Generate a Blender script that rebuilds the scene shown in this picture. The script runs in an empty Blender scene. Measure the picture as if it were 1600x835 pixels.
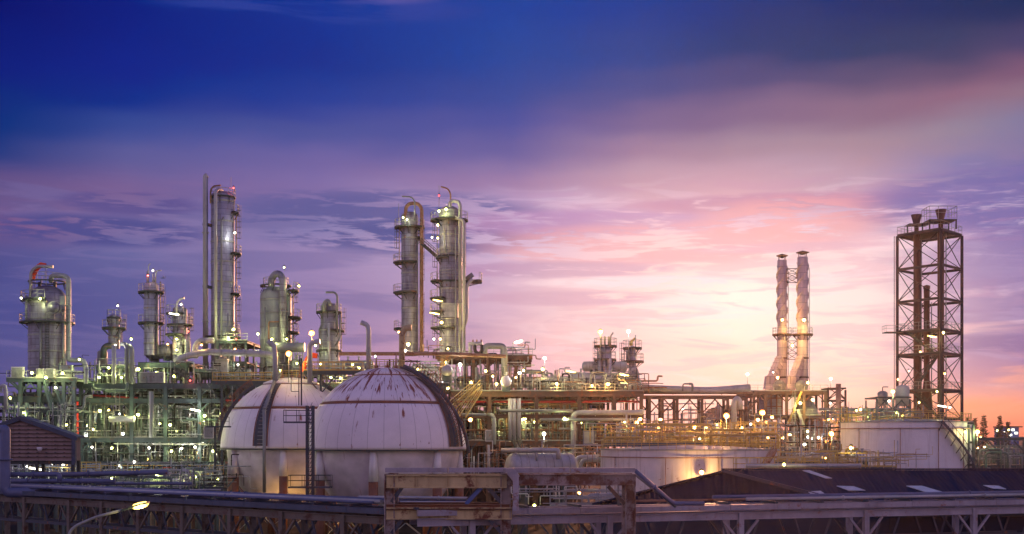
import bpy, math, random
from mathutils import Vector, Matrix
S = bpy.context.scene
COL = S.collection
F = 1931.0            # focal length in reference pixels (1600 wide)
H = 14.0              # camera height in metres
HY = 690.0            # horizon row of the reference
R = math.radians
PI = math.pi

# ------------------------------------------------------------------ camera
cam_d = bpy.data.cameras.new('camera'); cam = bpy.data.objects.new('camera', cam_d); COL.objects.link(cam)
cam.location = (0, 0, H); cam.rotation_euler = (R(90), 0, 0)
cam_d.sensor_width = 36; cam_d.lens = 36*F/1600.0
cam_d.shift_x = 0; cam_d.shift_y = (HY-417.5)/1600.0
cam_d.clip_start = 0.5; cam_d.clip_end = 9000
S.camera = cam
S.view_settings.view_transform = 'Standard'; S.view_settings.look = 'None'
S.view_settings.exposure = 0; S.view_settings.gamma = 1
S.render.engine = 'CYCLES'
S.cycles.use_denoising = True
S.cycles.max_bounces = 5; S.cycles.diffuse_bounces = 2; S.cycles.glossy_bounces = 2
S.cycles.transparent_max_bounces = 6; S.cycles.volume_bounces = 0
S.cycles.sample_clamp_indirect = 4; S.cycles.sample_clamp_direct = 0
S.cycles.caustics_reflective = False; S.cycles.caustics_refractive = False
S.cycles.use_light_tree = True

LENS_HAZE_D = 0.00008

def lin(c):
    o = []
    for v in c[:3]:
        v = v/255.0
        o.append(v/12.92 if v <= 0.04045 else ((v+0.055)/1.055)**2.4)
    return (o[0], o[1], o[2], 1)

# ------------------------------------------------------------------ world: dusk sky by direction
world = bpy.data.worlds.new('World'); S.world = world; world.use_nodes = True
NT = world.node_tree; NT.nodes.clear()
def N(t, **k):
    n = NT.nodes.new(t)
    for a, b in k.items(): setattr(n, a, b)
    return n
def M(op, a, b=None, c=None, clamp=False):
    n = N('ShaderNodeMath', operation=op); n.use_clamp = clamp
    for i, v in enumerate((a, b, c)):
        if v is None: continue
        if isinstance(v, (int, float)): n.inputs[i].default_value = v
        else: NT.links.new(v, n.inputs[i])
    return n.outputs[0]
def MIX(f, a, b, mode='MIX'):
    n = N('ShaderNodeMix', data_type='RGBA', blend_type=mode)
    for sock, v in ((n.inputs[0], f), (n.inputs[6], a), (n.inputs[7], b)):
        if isinstance(v, (int, float)): sock.default_value = v
        elif isinstance(v, tuple): sock.default_value = v
        else: NT.links.new(v, sock)
    return n.outputs[2]
def SMOOTH(v, a, b, lo=0.0, hi=1.0):
    n = N('ShaderNodeMapRange', interpolation_type='SMOOTHSTEP')
    NT.links.new(v, n.inputs[0]); n.inputs[1].default_value = a; n.inputs[2].default_value = b
    n.inputs[3].default_value = lo; n.inputs[4].default_value = hi
    return n.outputs[0]
tc = N('ShaderNodeTexCoord'); sep = N('ShaderNodeSeparateXYZ'); NT.links.new(tc.outputs['Generated'], sep.inputs[0])
az = M('MULTIPLY', M('ARCTAN2', sep.outputs[0], sep.outputs[1]), 180/PI)        # degrees, + to the right
el0 = M('MULTIPLY', M('ARCSINE', sep.outputs[2]), 180/PI)
# soft waviness of the bands
cv0 = N('ShaderNodeCombineXYZ'); NT.links.new(M('MULTIPLY', az, 0.10), cv0.inputs[0]); NT.links.new(M('MULTIPLY', el0, 0.30), cv0.inputs[1])
nz0 = N('ShaderNodeTexNoise'); nz0.inputs['Scale'].default_value = 1.3; nz0.inputs['Detail'].default_value = 2
NT.links.new(cv0.outputs[0], nz0.inputs['Vector'])
el = M('ADD', el0, M('MULTIPLY', M('SUBTRACT', nz0.outputs[0], 0.5), 2.2))
SKY = [
 (0,   [(0,(5,25,112)),(100,(0,35,128)),(200,(18,52,128)),(240,(50,62,132)),(300,(112,85,142)),(345,(138,90,142)),(400,(88,82,150)),(480,(80,78,150)),(560,(90,84,150)),(690,(100,88,150))]),
 (200, [(0,(0,35,130)),(100,(2,40,140)),(150,(18,50,142)),(200,(68,78,150)),(240,(108,96,156)),(300,(132,100,156)),(350,(135,112,170)),(400,(112,105,168)),(480,(98,92,158)),(560,(108,97,160)),(690,(120,100,160))]),
 (500, [(0,(15,55,150)),(100,(12,52,146)),(150,(42,66,155)),(200,(96,90,156)),(250,(130,105,165)),(300,(138,112,172)),(350,(145,128,186)),(400,(168,138,192)),(480,(158,128,182)),(560,(168,132,185)),(690,(180,140,185))]),
 (800, [(0,(25,70,160)),(80,(32,75,160)),(150,(62,80,156)),(200,(86,86,160)),(235,(120,100,160)),(280,(172,130,172)),(330,(200,165,205)),(400,(218,180,216)),(480,(208,165,203)),(560,(228,168,192)),(690,(232,170,180))]),
 (1000,[(0,(25,65,150)),(80,(50,74,146)),(130,(85,85,146)),(180,(150,110,150)),(230,(190,135,160)),(280,(210,160,176)),(340,(228,188,210)),(400,(250,205,212)),(480,(252,218,216)),(560,(252,198,196)),(690,(245,168,160))]),
 (1150,[(0,(25,58,130)),(80,(45,65,122)),(130,(90,80,130)),(180,(155,110,142)),(230,(196,145,160)),(290,(216,166,182)),(340,(228,186,208)),(400,(252,220,218)),(460,(255,250,238)),(520,(255,238,222)),(560,(255,218,200)),(610,(255,195,175)),(690,(240,160,145))]),
 (1350,[(0,(25,50,110)),(80,(50,65,110)),(120,(110,85,120)),(170,(170,115,136)),(220,(196,145,156)),(280,(196,160,180)),(340,(202,168,200)),(400,(246,214,222)),(470,(250,226,226)),(540,(250,215,205)),(600,(250,195,176)),(690,(236,150,120))]),
 (1500,[(0,(30,50,100)),(60,(60,65,106)),(100,(120,85,115)),(150,(175,110,130)),(200,(180,140,156)),(250,(146,128,172)),(320,(145,125,176)),(400,(205,176,206)),(470,(220,182,205)),(540,(226,182,190)),(600,(236,168,152)),(640,(246,152,112)),(690,(230,115,85))]),
 (1600,[(0,(35,50,96)),(60,(86,70,110)),(110,(155,95,120)),(150,(176,120,136)),(200,(160,130,160)),(270,(122,110,166)),(340,(132,116,172)),(400,(172,146,186)),(480,(186,150,180)),(540,(176,138,172)),(600,(226,156,150)),(640,(240,146,112)),(690,(230,115,90))]),
]
EMAX = 40.0
prev = None; prev_az = None
fac_e = M('DIVIDE', el, EMAX, clamp=True)
for px, stops in SKY:
    dx = px-800
    a_deg = math.degrees(math.atan2(dx, F))
    ramp = N('ShaderNodeValToRGB'); cr = ramp.color_ramp; cr.interpolation = 'EASE'
    pts = sorted((math.degrees(math.atan2(HY-y, math.hypot(F, dx)))/EMAX, lin(c)) for y, c in stops)
    top = lin(stops[0][1]); pts.append((0.75, tuple(v*0.8 for v in top[:3])+(1,)))
    while len(cr.elements) < len(pts): cr.elements.new(0.5)
    for i, (p, c) in enumerate(pts):
        cr.elements[i].position = min(1, max(0, p))
    for i, (p, c) in enumerate(pts): cr.elements[i].color = c
    NT.links.new(fac_e, ramp.inputs[0])
    if prev is None: prev = ramp.outputs[0]
    else:
        mr = N('ShaderNodeMapRange', interpolation_type='LINEAR'); NT.links.new(az, mr.inputs[0])
        mr.inputs[1].default_value = prev_az; mr.inputs[2].default_value = a_deg
        prev = MIX(mr.outputs[0], prev, ramp.outputs[0])
    prev_az = a_deg
sky = prev
# clouds: streaky noise over azimuth and elevation
def cnoise(sx, sy, off, detail=6, rough=0.55, dist=0.6):
    cv = N('ShaderNodeCombineXYZ')
    NT.links.new(M('MULTIPLY', az, sx), cv.inputs[0]); NT.links.new(M('ADD', M('MULTIPLY', el0, sy), M('MULTIPLY', az, sx*0.12)), cv.inputs[1]); cv.inputs[2].default_value = off
    n = N('ShaderNodeTexNoise'); n.inputs['Scale'].default_value = 1.0; n.inputs['Detail'].default_value = detail
    n.inputs['Roughness'].default_value = rough; n.inputs['Distortion'].default_value = dist
    NT.links.new(cv.outputs[0], n.inputs['Vector']); return n.outputs[0]
def blob(a0, e0, ra, re):
    q = M('ADD', M('POWER', M('ABSOLUTE', M('DIVIDE', M('SUBTRACT', az, a0), ra)), 2), M('POWER', M('ABSOLUTE', M('DIVIDE', M('SUBTRACT', el0, e0), re)), 2))
    return SMOOTH(q, 0.25, 1.15, 1.0, 0.0)
def cloud(base, mask, noise, t0, t1, colr, amount):
    f = M('MULTIPLY', M('MULTIPLY', SMOOTH(noise, t0, t1), mask), amount, clamp=True)
    return MIX(f, base, colr)
nA = cnoise(0.12, 0.80, 1.3, 5, 0.5, 0.5); nB = cnoise(0.20, 1.3, 7.7, 8, 0.6, 0.7); nC = cnoise(0.10, 0.9, 4.2, 5)
nD = cnoise(0.26, 1.9, 12.2, 7, 0.56, 0.7); nE = cnoise(0.50, 3.6, 3.1, 8, 0.6, 1.0)
nM = M('ADD', M('MULTIPLY', nD, 0.6), M('MULTIPLY', nE, 0.4))
band = M('MULTIPLY', SMOOTH(el0, 1.0, 4.0), SMOOTH(el0, 10.0, 12.5, 1.0, 0.0))
VIO = lin((98,92,158)); MAU = lin((202,142,180)); PNK = lin((232,160,178)); LIT = lin((255,226,240))
# thin streaks over the whole middle band: violet on the left, mauve on the right, bright rifts between
sky = cloud(sky, band, nA, 0.47, 0.60, VIO, M('MULTIPLY', SMOOTH(az, 4, -6), 0.40))
sky = cloud(sky, band, nD, 0.50, 0.62, lin((150,125,185)), M('MULTIPLY', SMOOTH(az, 6, -4), 0.22))
sky = cloud(sky, M('MULTIPLY', band, SMOOTH(az, -3, 4)), nD, 0.47, 0.60, MAU, 0.42)
sky = cloud(sky, M('MULTIPLY', band, SMOOTH(az, -3, 4)), nB, 0.52, 0.62, LIT, 0.35)
sky = cloud(sky, M('MULTIPLY', band, SMOOTH(az, 15, 20)), nA, 0.44, 0.56, lin((140,118,172)), 0.7)
# particular masses
sky = cloud(sky, blob(-6.0, 10.3, 8.5, 1.3), nM, 0.46, 0.55, VIO, 0.85)
sky = cloud(sky, blob(-4.5, 9.3, 7.5, 0.8), nM, 0.44, 0.53, VIO, 0.9)
sky = cloud(sky, blob(-18.5, 9.2, 5.5, 0.8), nM, 0.43, 0.53, lin((78,76,148)), 0.85)
sky = cloud(sky, blob(-17.2, 10.4, 3.4, 0.6), nM, 0.43, 0.53, lin((98,82,150)), 0.85)
sky = cloud(sky, blob(4.0, 10.0, 9.0, 0.7), nM, 0.40, 0.50, lin((188,140,190)), 0.85)
sky = cloud(sky, blob(7.0, 9.0, 9.5, 1.1), nM, 0.43, 0.53, PNK, 0.9)
sky = cloud(sky, blob(11.5, 10.7, 7.0, 0.5), nM, 0.38, 0.48, lin((196,140,172)), 0.85)
sky = cloud(sky, blob(13.0, 10.0, 5.0, 1.1), nM, 0.43, 0.52, lin((230,160,172)), 0.85)
sky = cloud(sky, blob(2.0, 7.9, 6.5, 0.45), nM, 0.38, 0.48, lin((184,136,184)), 0.8)
sky = cloud(sky, blob(2.5, 6.6, 5.0, 0.4), nM, 0.36, 0.47, lin((190,138,184)), 0.8)
sky = cloud(sky, blob(6.0, 7.3, 5.5, 0.35), nM, 0.40, 0.50, LIT, 0.8)
sky = cloud(sky, blob(12.5, 8.7, 5.0, 0.25), nM, 0.38, 0.48, lin((214,160,190)), 0.8)
sky = cloud(sky, blob(21.5, 10.3, 6.5, 1.6), nM, 0.43, 0.55, lin((124,110,170)), 0.85)
sky = cloud(sky, blob(22.0, 7.4, 5.0, 0.5), nM, 0.38, 0.50, lin((160,136,182)), 0.7)
sky = cloud(sky, blob(21.5, 4.2, 5.0, 0.45), nM, 0.38, 0.49, lin((140,112,160)), 0.85)
sky = cloud(sky, blob(-9.5, 19.2, 9.0, 0.8), nC, 0.42, 0.60, lin((70,76,160)), 0.6)
sky = cloud(sky, blob(-7.5, 19.8, 5.0, 0.5), nC, 0.42, 0.60, lin((120,96,165)), 0.7)
# bright wash of the sun behind thin cloud
glow = M('POWER', blob(9.5, 5.6, 13.5, 6.2), 1.6)
sky = MIX(M('MULTIPLY', glow, 0.30), sky, (1.20, 0.82, 0.70, 1))
front = SMOOTH(M('ABSOLUTE', az), 60, 35)
sky = MIX(M('MULTIPLY', front, 1.0), sky, (0.010, 0.003, 0.001, 1), 'SUBTRACT')
sky = MIX(blob(10.5, 6.4, 20.0, 12.0), sky, (0.03, 0.008, 0.002, 1), 'SUBTRACT')
VMID = M('MULTIPLY', SMOOTH(az, 8, -8), SMOOTH(el0, 14, 10))
sky = MIX(M('MULTIPLY', front, VMID), sky, MIX(1.0, sky, (0.86, 0.95, 0.88, 1), 'MULTIPLY'))
sky = MIX(1.0, sky, (0.0003, 0.002, 0.004, 1), 'LIGHTEN')
sky = MIX(M('MULTIPLY', front, SMOOTH(el0, 10.5, 14.0)), sky, MIX(1.0, sky, (0.62, 0.86, 0.97, 1), 'MULTIPLY'))
# the sky behind the viewer: bright lavender dusk
back = SMOOTH(M('ABSOLUTE', az), 28, 75)
rampb = N('ShaderNodeValToRGB'); cb = rampb.color_ramp
cb.elements.new(0.3); cb.elements.new(0.6)
BK = [(0.0, (0.62,0.42,0.60,1)), (0.25, (0.50,0.38,0.64,1)), (0.6, (0.15,0.17,0.42,1)), (1.0, (0.03,0.05,0.20,1))]
for i, (p, c) in enumerate(BK): cb.elements[i].position = p; cb.elements[i].color = c
NT.links.new(M('DIVIDE', el0, 90.0, clamp=True), rampb.inputs[0])
sky = MIX(back, sky, rampb.outputs[0])
# below the horizon: dark ground tone
sky = MIX(SMOOTH(el0, -0.6, -3.0), sky, (0.02, 0.02, 0.035, 1))
bgn = N('ShaderNodeBackground'); NT.links.new(sky, bgn.inputs[0]); bgn.inputs[1].default_value = 1.0
# a weak physical sky under it
st = N('ShaderNodeTexSky'); st.sky_type = 'NISHITA'; st.sun_disc = False
SUN_AZ, SUN_EL = R(10.3), R(6.2)
st.sun_elevation = SUN_EL; st.sun_rotation = SUN_AZ
bg2 = N('ShaderNodeBackground'); NT.links.new(st.outputs[0], bg2.inputs[0]); bg2.inputs[1].default_value = 0.0002
ads = N('ShaderNodeAddShader'); NT.links.new(bgn.outputs[0], ads.inputs[0]); NT.links.new(bg2.outputs[0], ads.inputs[1])
wo = N('ShaderNodeOutputWorld'); NT.links.new(ads.outputs[0], wo.inputs[0])

# ------------------------------------------------------------------ sun
sd = bpy.data.lights.new('sun', 'SUN'); sun = bpy.data.objects.new('sun', sd); COL.objects.link(sun)
sd.energy = 2.2; sd.color = (1.0, 0.42, 0.22); sd.angle = R(2.0)
dvec = Vector((math.sin(SUN_AZ)*math.cos(SUN_EL), math.cos(SUN_AZ)*math.cos(SUN_EL), math.sin(SUN_EL)))
sun.rotation_euler = (-dvec).to_track_quat('-Z', 'Y').to_euler()

# ------------------------------------------------------------------ materials
MAT = {}
def mat(name, base, rough=0.6, metal=0.0, var=0.25, scale=0.6, rust=0.0, rustcol=(0.22,0.07,0.025), seams=None, streak=0.0, bump=0.15, spec=0.4):
    m = bpy.data.materials.new(name); m.use_nodes = True; nt = m.node_tree; nd = nt.nodes; L = nt.links
    b = nd['Principled BSDF']; b.inputs['Roughness'].default_value = rough; b.inputs['Metallic'].default_value = metal
    b.inputs['Specular IOR Level'].default_value = spec
    g = nd.new('ShaderNodeNewGeometry')
    n1 = nd.new('ShaderNodeTexNoise'); n1.inputs['Scale'].default_value = scale; n1.inputs['Detail'].default_value = 6; n1.inputs['Roughness'].default_value = 0.65
    L.new(g.outputs['Position'], n1.inputs['Vector'])
    r = nd.new('ShaderNodeMapRange'); r.inputs[1].default_value = 0.3; r.inputs[2].default_value = 0.7
    r.inputs[3].default_value = 1-var; r.inputs[4].default_value = 1+var; L.new(n1.outputs[0], r.inputs[0])
    mu = nd.new('ShaderNodeMix'); mu.data_type = 'RGBA'; mu.blend_type = 'MULTIPLY'; mu.inputs[0].default_value = 1
    mu.inputs[6].default_value = (*base, 1); L.new(r.outputs[0], mu.inputs[7])
    out = mu.outputs[2]
    def mixc(fac, a, col):
        x = nd.new('ShaderNodeMix'); x.data_type = 'RGBA'; L.new(fac, x.inputs[0]); L.new(a, x.inputs[6]); x.inputs[7].default_value = (*col, 1); return x.outputs[2]
    height = n1.outputs[0]
    if streak > 0:      # grime and rust running down: noise stretched along z
        mp = nd.new('ShaderNodeMapping'); mp.inputs['Scale'].default_value = (2.2, 2.2, 0.16); L.new(g.outputs['Position'], mp.inputs[0])
        n3 = nd.new('ShaderNodeTexNoise'); n3.inputs['Scale'].default_value = 1.0; n3.inputs['Detail'].default_value = 5; L.new(mp.outputs[0], n3.inputs['Vector'])
        r3 = nd.new('ShaderNodeMapRange'); r3.inputs[1].default_value = 0.52; r3.inputs[2].default_value = 0.74; r3.inputs[4].default_value = streak; L.new(n3.outputs[0], r3.inputs[0])
        out = mixc(r3.outputs[0], out, (base[0]*0.38, base[1]*0.30, base[2]*0.26))
    if rust > 0:
        n2 = nd.new('ShaderNodeTexNoise'); n2.inputs['Scale'].default_value = 1.1; n2.inputs['Detail'].default_value = 8; n2.inputs['Roughness'].default_value = 0.7
        L.new(g.outputs['Position'], n2.inputs['Vector'])
        r2 = nd.new('ShaderNodeMapRange'); r2.inputs[1].default_value = 0.66-0.25*rust; r2.inputs[2].default_value = 0.74-0.2*rust; L.new(n2.outputs[0], r2.inputs[0])
        out = mixc(r2.outputs[0], out, rustcol)
    if seams:           # cladding sheets: brick pattern over angle and height, in object space
        wid, hei, k = seams
        tco = nd.new('ShaderNodeTexCoord'); sx = nd.new('ShaderNodeSeparateXYZ'); L.new(tco.outputs['Object'], sx.inputs[0])
        a2 = nd.new('ShaderNodeMath'); a2.operation = 'ARCTAN2'; L.new(sx.outputs[0], a2.inputs[0]); L.new(sx.outputs[1], a2.inputs[1])
        am = nd.new('ShaderNodeMath'); am.operation = 'MULTIPLY'; am.inputs[1].default_value = k; L.new(a2.outputs[0], am.inputs[0])
        cb_ = nd.new('ShaderNodeCombineXYZ'); L.new(am.outputs[0], cb_.inputs[0]); L.new(sx.outputs[2], cb_.inputs[1])
        br = nd.new('ShaderNodeTexBrick'); br.inputs['Scale'].default_value = 1; br.inputs['Brick Width'].default_value = wid; br.inputs['Row Height'].default_value = hei
        br.inputs['Mortar Size'].default_value = 0.035; br.inputs['Mortar Smooth'].default_value = 0.3
        br.inputs['Color1'].default_value = (1,1,1,1); br.inputs['Color2'].default_value = (0.72,0.72,0.74,1); br.inputs['Mortar'].default_value = (0.35,0.35,0.37,1)
        L.new(cb_.outputs[0], br.inputs['Vector'])
        x = nd.new('ShaderNodeMix'); x.data_type = 'RGBA'; x.blend_type = 'MULTIPLY'; x.inputs[0].default_value = 1; L.new(out, x.inputs[6]); L.new(br.outputs[0], x.inputs[7]); out = x.outputs[2]
    L.new(out, b.inputs['Base Color'])
    rr = nd.new('ShaderNodeMapRange'); rr.inputs[1].default_value = 0.3; rr.inputs[2].default_value = 0.7
    rr.inputs[3].default_value = max(0.05, rough-0.12); rr.inputs[4].default_value = min(1, rough+0.15); L.new(n1.outputs[0], rr.inputs[0]); L.new(rr.outputs[0], b.inputs['Roughness'])
    if bump > 0:
        bp = nd.new('ShaderNodeBump'); bp.inputs['Strength'].default_value = bump; bp.inputs['Distance'].default_value = 0.05; L.new(height, bp.inputs['Height']); L.new(bp.outputs[0], b.inputs['Normal'])
    MAT[name] = m; return m
def emat(name, col, strength):
    m = bpy.data.materials.new(name); m.use_nodes = True; b = m.node_tree.nodes['Principled BSDF']
    b.inputs['Base Color'].default_value = (0.8, 0.8, 0.8, 1); b.inputs['Emission Color'].default_value = (*col, 1); b.inputs['Emission Strength'].default_value = strength
    MAT[name] = m; return m
mat('green steel', (0.062,0.095,0.105), 0.5, rust=0.25, var=0.3, streak=0.4)
mat('dark steel', (0.035,0.05,0.052), 0.55, rust=0.35, var=0.3)
mat('grey steel', (0.27,0.29,0.28), 0.5, rust=0.3, var=0.25, streak=0.4)
mat('flare steel', (0.030,0.024,0.030), 0.6, rust=0.4, rustcol=(0.09,0.03,0.02))
mat('dark rust', (0.075,0.032,0.028), 0.7, var=0.35, streak=0.5)
mat('glow-tinted chimney paint', (0.78,0.60,0.54), 0.5, var=0.15, streak=0.5, seams=(2.4,1.4,2.0))  # pink of lamp glow and haze put into the base colour
mat('brown steel', (0.10,0.062,0.045), 0.6, rust=0.5, var=0.3)
mat('cladding', (0.34,0.36,0.46), 0.42, 0.45, seams=(2.2,0.9,2.5), var=0.2, streak=0.5)
mat('stained cladding', (0.27,0.28,0.34), 0.45, 0.4, seams=(2.4,1.0,2.5), var=0.35, streak=0.7, rust=0.15)
mat('painted vessel', (0.36,0.41,0.39), 0.45, seams=(30.0,2.1,2.5), var=0.2, streak=0.5)
mat('pale pipe', (0.38,0.39,0.40), 0.42, 0.2, var=0.2, streak=0.3)
mat('grey pipe', (0.20,0.22,0.23), 0.45, 0.2, var=0.2, rust=0.15)
mat('green pipe', (0.12,0.18,0.16), 0.5, var=0.2, rust=0.2)
mat('rusty pipe', (0.30,0.17,0.11), 0.7, var=0.35, rust=0.6)
mat('red pipe', (0.45,0.03,0.03), 0.5, var=0.2)
mat('red paint', (0.60,0.03,0.02), 0.5, var=0.15)
mat('blue pipe', (0.10,0.12,0.22), 0.4, var=0.2, rust=0.15)  # grey pipes with the blue light of the sky put into the base
mat('blue paint', (0.05,0.10,0.28), 0.5, var=0.2, rust=0.1)
mat('yellow paint', (0.50,0.35,0.09), 0.5, var=0.2, rust=0.3)
mat('white paint', (0.72,0.70,0.70), 0.5, var=0.12, streak=0.35, scale=0.25)
mat('stained white paint', (0.62,0.58,0.58), 0.5, var=0.2, streak=0.6, rust=0.15, scale=0.2)
mat('orange fabric', (0.85,0.09,0.03), 0.8, var=0.1)
mat('cream beam', (0.50,0.39,0.20), 0.6, var=0.25, streak=0.5, rust=0.5, rustcol=(0.14,0.04,0.02))
mat('rusted frame', (0.30,0.25,0.24), 0.6, var=0.3, streak=0.5, rust=0.85, rustcol=(0.13,0.045,0.025))
mat('dark mass', (0.02,0.022,0.022), 0.8, var=0.4, rust=0.3, rustcol=(0.05,0.02,0.01), spec=0.1)  # near-black fill added to darken the gaps between decks
mat('lavender beam', (0.33,0.30,0.34), 0.5, var=0.25, streak=0.4, rust=0.3)
mat('rusty beam', (0.20,0.085,0.055), 0.65, var=0.4, streak=0.4, rust=0.6)
mat('dark beam', (0.05,0.06,0.085), 0.55, var=0.3, rust=0.3)
mat('vignetted navy beam', (0.055,0.075,0.12), 0.5, var=0.3, streak=0.3, rust=0.3, rustcol=(0.08,0.03,0.02))  # left rack's vignette darkness put into the albedo; shed edge shares it
mat('louvre board', (0.24,0.17,0.15), 0.7, var=0.2, streak=0.4)
mat('dark rust beam', (0.13,0.11,0.09), 0.6, var=0.3, streak=0.5, rust=0.55, rustcol=(0.07,0.025,0.012))
mat('dark wall', (0.02,0.035,0.06), 0.8, spec=0.05, var=0.25)
mat('concrete', (0.33,0.31,0.29), 0.85, var=0.25, streak=0.5)
mat('ground', (0.022,0.023,0.028), 0.95, var=0.5, scale=0.15, bump=0, spec=0.03)
mat('far hill', (0.055,0.065,0.045), 0.95, var=0.5, scale=0.02, bump=0)
mat('bark', (0.07,0.045,0.03), 0.9, var=0.3)
mat('needles', (0.045,0.065,0.03), 0.85, var=0.4, bump=0)
mat('black', (0.02,0.02,0.022), 0.6, var=0.2)
mat('skylight sheet', (0.55,0.62,0.66), 0.35, var=0.15, scale=2)
LC = {'white': (1.0,0.95,0.80), 'green': (0.95,1.0,0.36), 'orange': (1.0,0.52,0.14), 'pink': (1.0,0.78,0.62), 'red': (1.0,0.08,0.05), 'yellow': (1.0,0.78,0.26)}
for k, c in LC.items(): emat(k+' glow', tuple(v**1.8 for v in c), 5)

# ------------------------------------------------------------------ geometry
def W(px, py, Y): return Vector(((px-800)*Y/F, Y, H-(py-HY)*Y/F))
class G:
    def __init__(s, m='grey steel'):
        s.v = []; s.f = []; s.mi = []; s.sm = []; s.ms = [m]; s.c = 0
    def use(s, m):
        if m not in s.ms: s.ms.append(m)
        s.c = s.ms.index(m); return s
    def face(s, idx, smooth=False):
        s.f.append(tuple(idx)); s.mi.append(s.c); s.sm.append(smooth)
    def box(s, cx, cy, cz, sx, sy, sz, rz=0):
        n = len(s.v); c, q = math.cos(rz), math.sin(rz)
        for dz in (-.5, .5):
            for dx, dy in ((-.5,-.5),(.5,-.5),(.5,.5),(-.5,.5)):
                x, y = dx*sx, dy*sy
                s.v.append((cx+x*c-y*q, cy+x*q+y*c, cz+dz*sz))
        for a in ((0,3,2,1),(4,5,6,7),(0,1,5,4),(1,2,6,5),(2,3,7,6),(3,0,4,7)): s.face([n+i for i in a])
        return s
    def bar(s, p, q, w, h=None, up=Vector((0,0,1))):
        h = h or w; p = Vector(p); q = Vector(q); d = (q-p)
        if d.length < 1e-6: return s
        d.normalize()
        u = up if abs(d.dot(up)) < 0.98 else Vector((1,0,0))
        x = d.cross(u).normalized(); z = x.cross(d).normalized()
        n = len(s.v)
        for e in (p, q):
            for a, b in ((-.5,-.5),(.5,-.5),(.5,.5),(-.5,.5)): s.v.append(tuple(e+x*a*w+z*b*h))
        for a in ((0,1,2,3),(7,6,5,4),(1,0,4,5),(2,1,5,6),(3,2,6,7),(0,3,7,4)): s.face([n+i for i in a])
        return s
    def ibeam(s, p, q, w, h):
        p = Vector(p); q = Vector(q); z = Vector((0,0,1)); t = h*0.09
        s.bar(p+z*(h/2-t/2), q+z*(h/2-t/2), w, t); s.bar(p-z*(h/2-t/2), q-z*(h/2-t/2), w, t)
        s.bar(p, q, w*0.16, h-2*t-0.004); return s
    def tube(s, pts, r, seg=8, caps=True, bend=0.0):
        P = [Vector(p) for p in pts]
        if bend > 0 and len(P) > 2:
            Q = [P[0]]
            for i in range(1, len(P)-1):
                a, b, c = P[i-1], P[i], P[i+1]
                l = min(bend, (a-b).length*0.49, (c-b).length*0.49)
                s0 = b+(a-b).normalized()*l; s1 = b+(c-b).normalized()*l
                for k in range(5):
                    t = k/4; Q.append(s0*(1-t)**2+b*2*t*(1-t)+s1*t*t)
            Q.append(P[-1]); P = Q
        n0 = len(s.v); d = (P[1]-P[0]).normalized()
        u = Vector((0,0,1)) if abs(d.z) < 0.9 else Vector((1,0,0))
        x = d.cross(u).normalized(); rr = r if isinstance(r, (list, tuple)) else [r]*len(P)
        for i, p in enumerate(P):
            if i == 0: t = P[1]-P[0]
            elif i == len(P)-1: t = P[-1]-P[-2]
            else: t = (P[i+1]-P[i]).normalized()+(P[i]-P[i-1]).normalized()
            if t.length < 1e-9: t = d
            t.normalize(); x = (x-t*x.dot(t))
            x = x.normalized() if x.length > 1e-6 else t.orthogonal().normalized()
            y = t.cross(x)
            for k in range(seg):
                a = 2*PI*k/seg; s.v.append(tuple(p+x*math.cos(a)*rr[i]+y*math.sin(a)*rr[i]))
        for i in range(len(P)-1):
            for k in range(seg):
                a, b = n0+i*seg+k, n0+i*seg+(k+1) % seg
                s.face((a, b, b+seg, a+seg), True)
        if caps:
            s.face([n0+k for k in range(seg)][::-1]); m = n0+(len(P)-1)*seg; s.face([m+k for k in range(seg)])
        return s
    def lathe(s, prof, c=(0,0,0), seg=24, axis='z', a0=0, a1=360, smooth=True, rot=None):
        c = Vector(c); full = abs(a1-a0-360) < 1e-6; n = seg if full else seg+1; n0 = len(s.v)
        for r, z in prof:
            for k in range(n):
                a = R(a0+(a1-a0)*k/seg); p = Vector((r*math.cos(a), r*math.sin(a), z))
                if axis == 'x': p = Vector((p.z, p.x, p.y))
                elif axis == 'y': p = Vector((p.x, p.z, p.y))
                if rot: p = rot @ p
                s.v.append(tuple(c+p))
        for i in range(len(prof)-1):
            for k in range(seg if full else n-1):
                a, b = n0+i*n+k, n0+i*n+(k+1) % n
                s.face((a, b, b+n, a+n), smooth)
        return s
    def slab(s, poly, z, t):
        n = len(s.v); m = len(poly)
        for p in poly: s.v.append((p[0], p[1], z-t))
        for p in poly: s.v.append((p[0], p[1], z))
        s.face([n+i for i in range(m)][::-1]); s.face([n+m+i for i in range(m)])
        for i in range(m): s.face((n+i, n+(i+1) % m, n+m+(i+1) % m, n+m+i))
        return s
    def build(s, name, parent=None):
        if not s.v: return None
        me = bpy.data.meshes.new(name)
        if parent is None:
            xs = [v[0] for v in s.v]; ys = [v[1] for v in s.v]; zs = [v[2] for v in s.v]
            o = Vector(((min(xs)+max(xs))/2, (min(ys)+max(ys))/2, min(zs)))
        else:
            o = Vector((0,0,0)); q = parent
            while q: o += q.location; q = q.parent
        me.from_pydata([(v[0]-o.x, v[1]-o.y, v[2]-o.z) for v in s.v], [], s.f)
        for m in s.ms: me.materials.append(MAT[m])
        me.polygons.foreach_set('material_index', s.mi); me.polygons.foreach_set('use_smooth', s.sm)
        me.update()
        ob = bpy.data.objects.new(name, me); COL.objects.link(ob)
        if parent is None: ob.location = o
        else: ob.parent = parent
        return ob
THINGS = []
def tag(o, label=None, cat=None, group=None, kind=None):
    if label: o['label'] = label
    if cat: o['category'] = cat
    if group: o['group'] = group
    if kind: o['kind'] = kind
    elif cat: THINGS.append(o); o['kind'] = 'thing'
    return o
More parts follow.
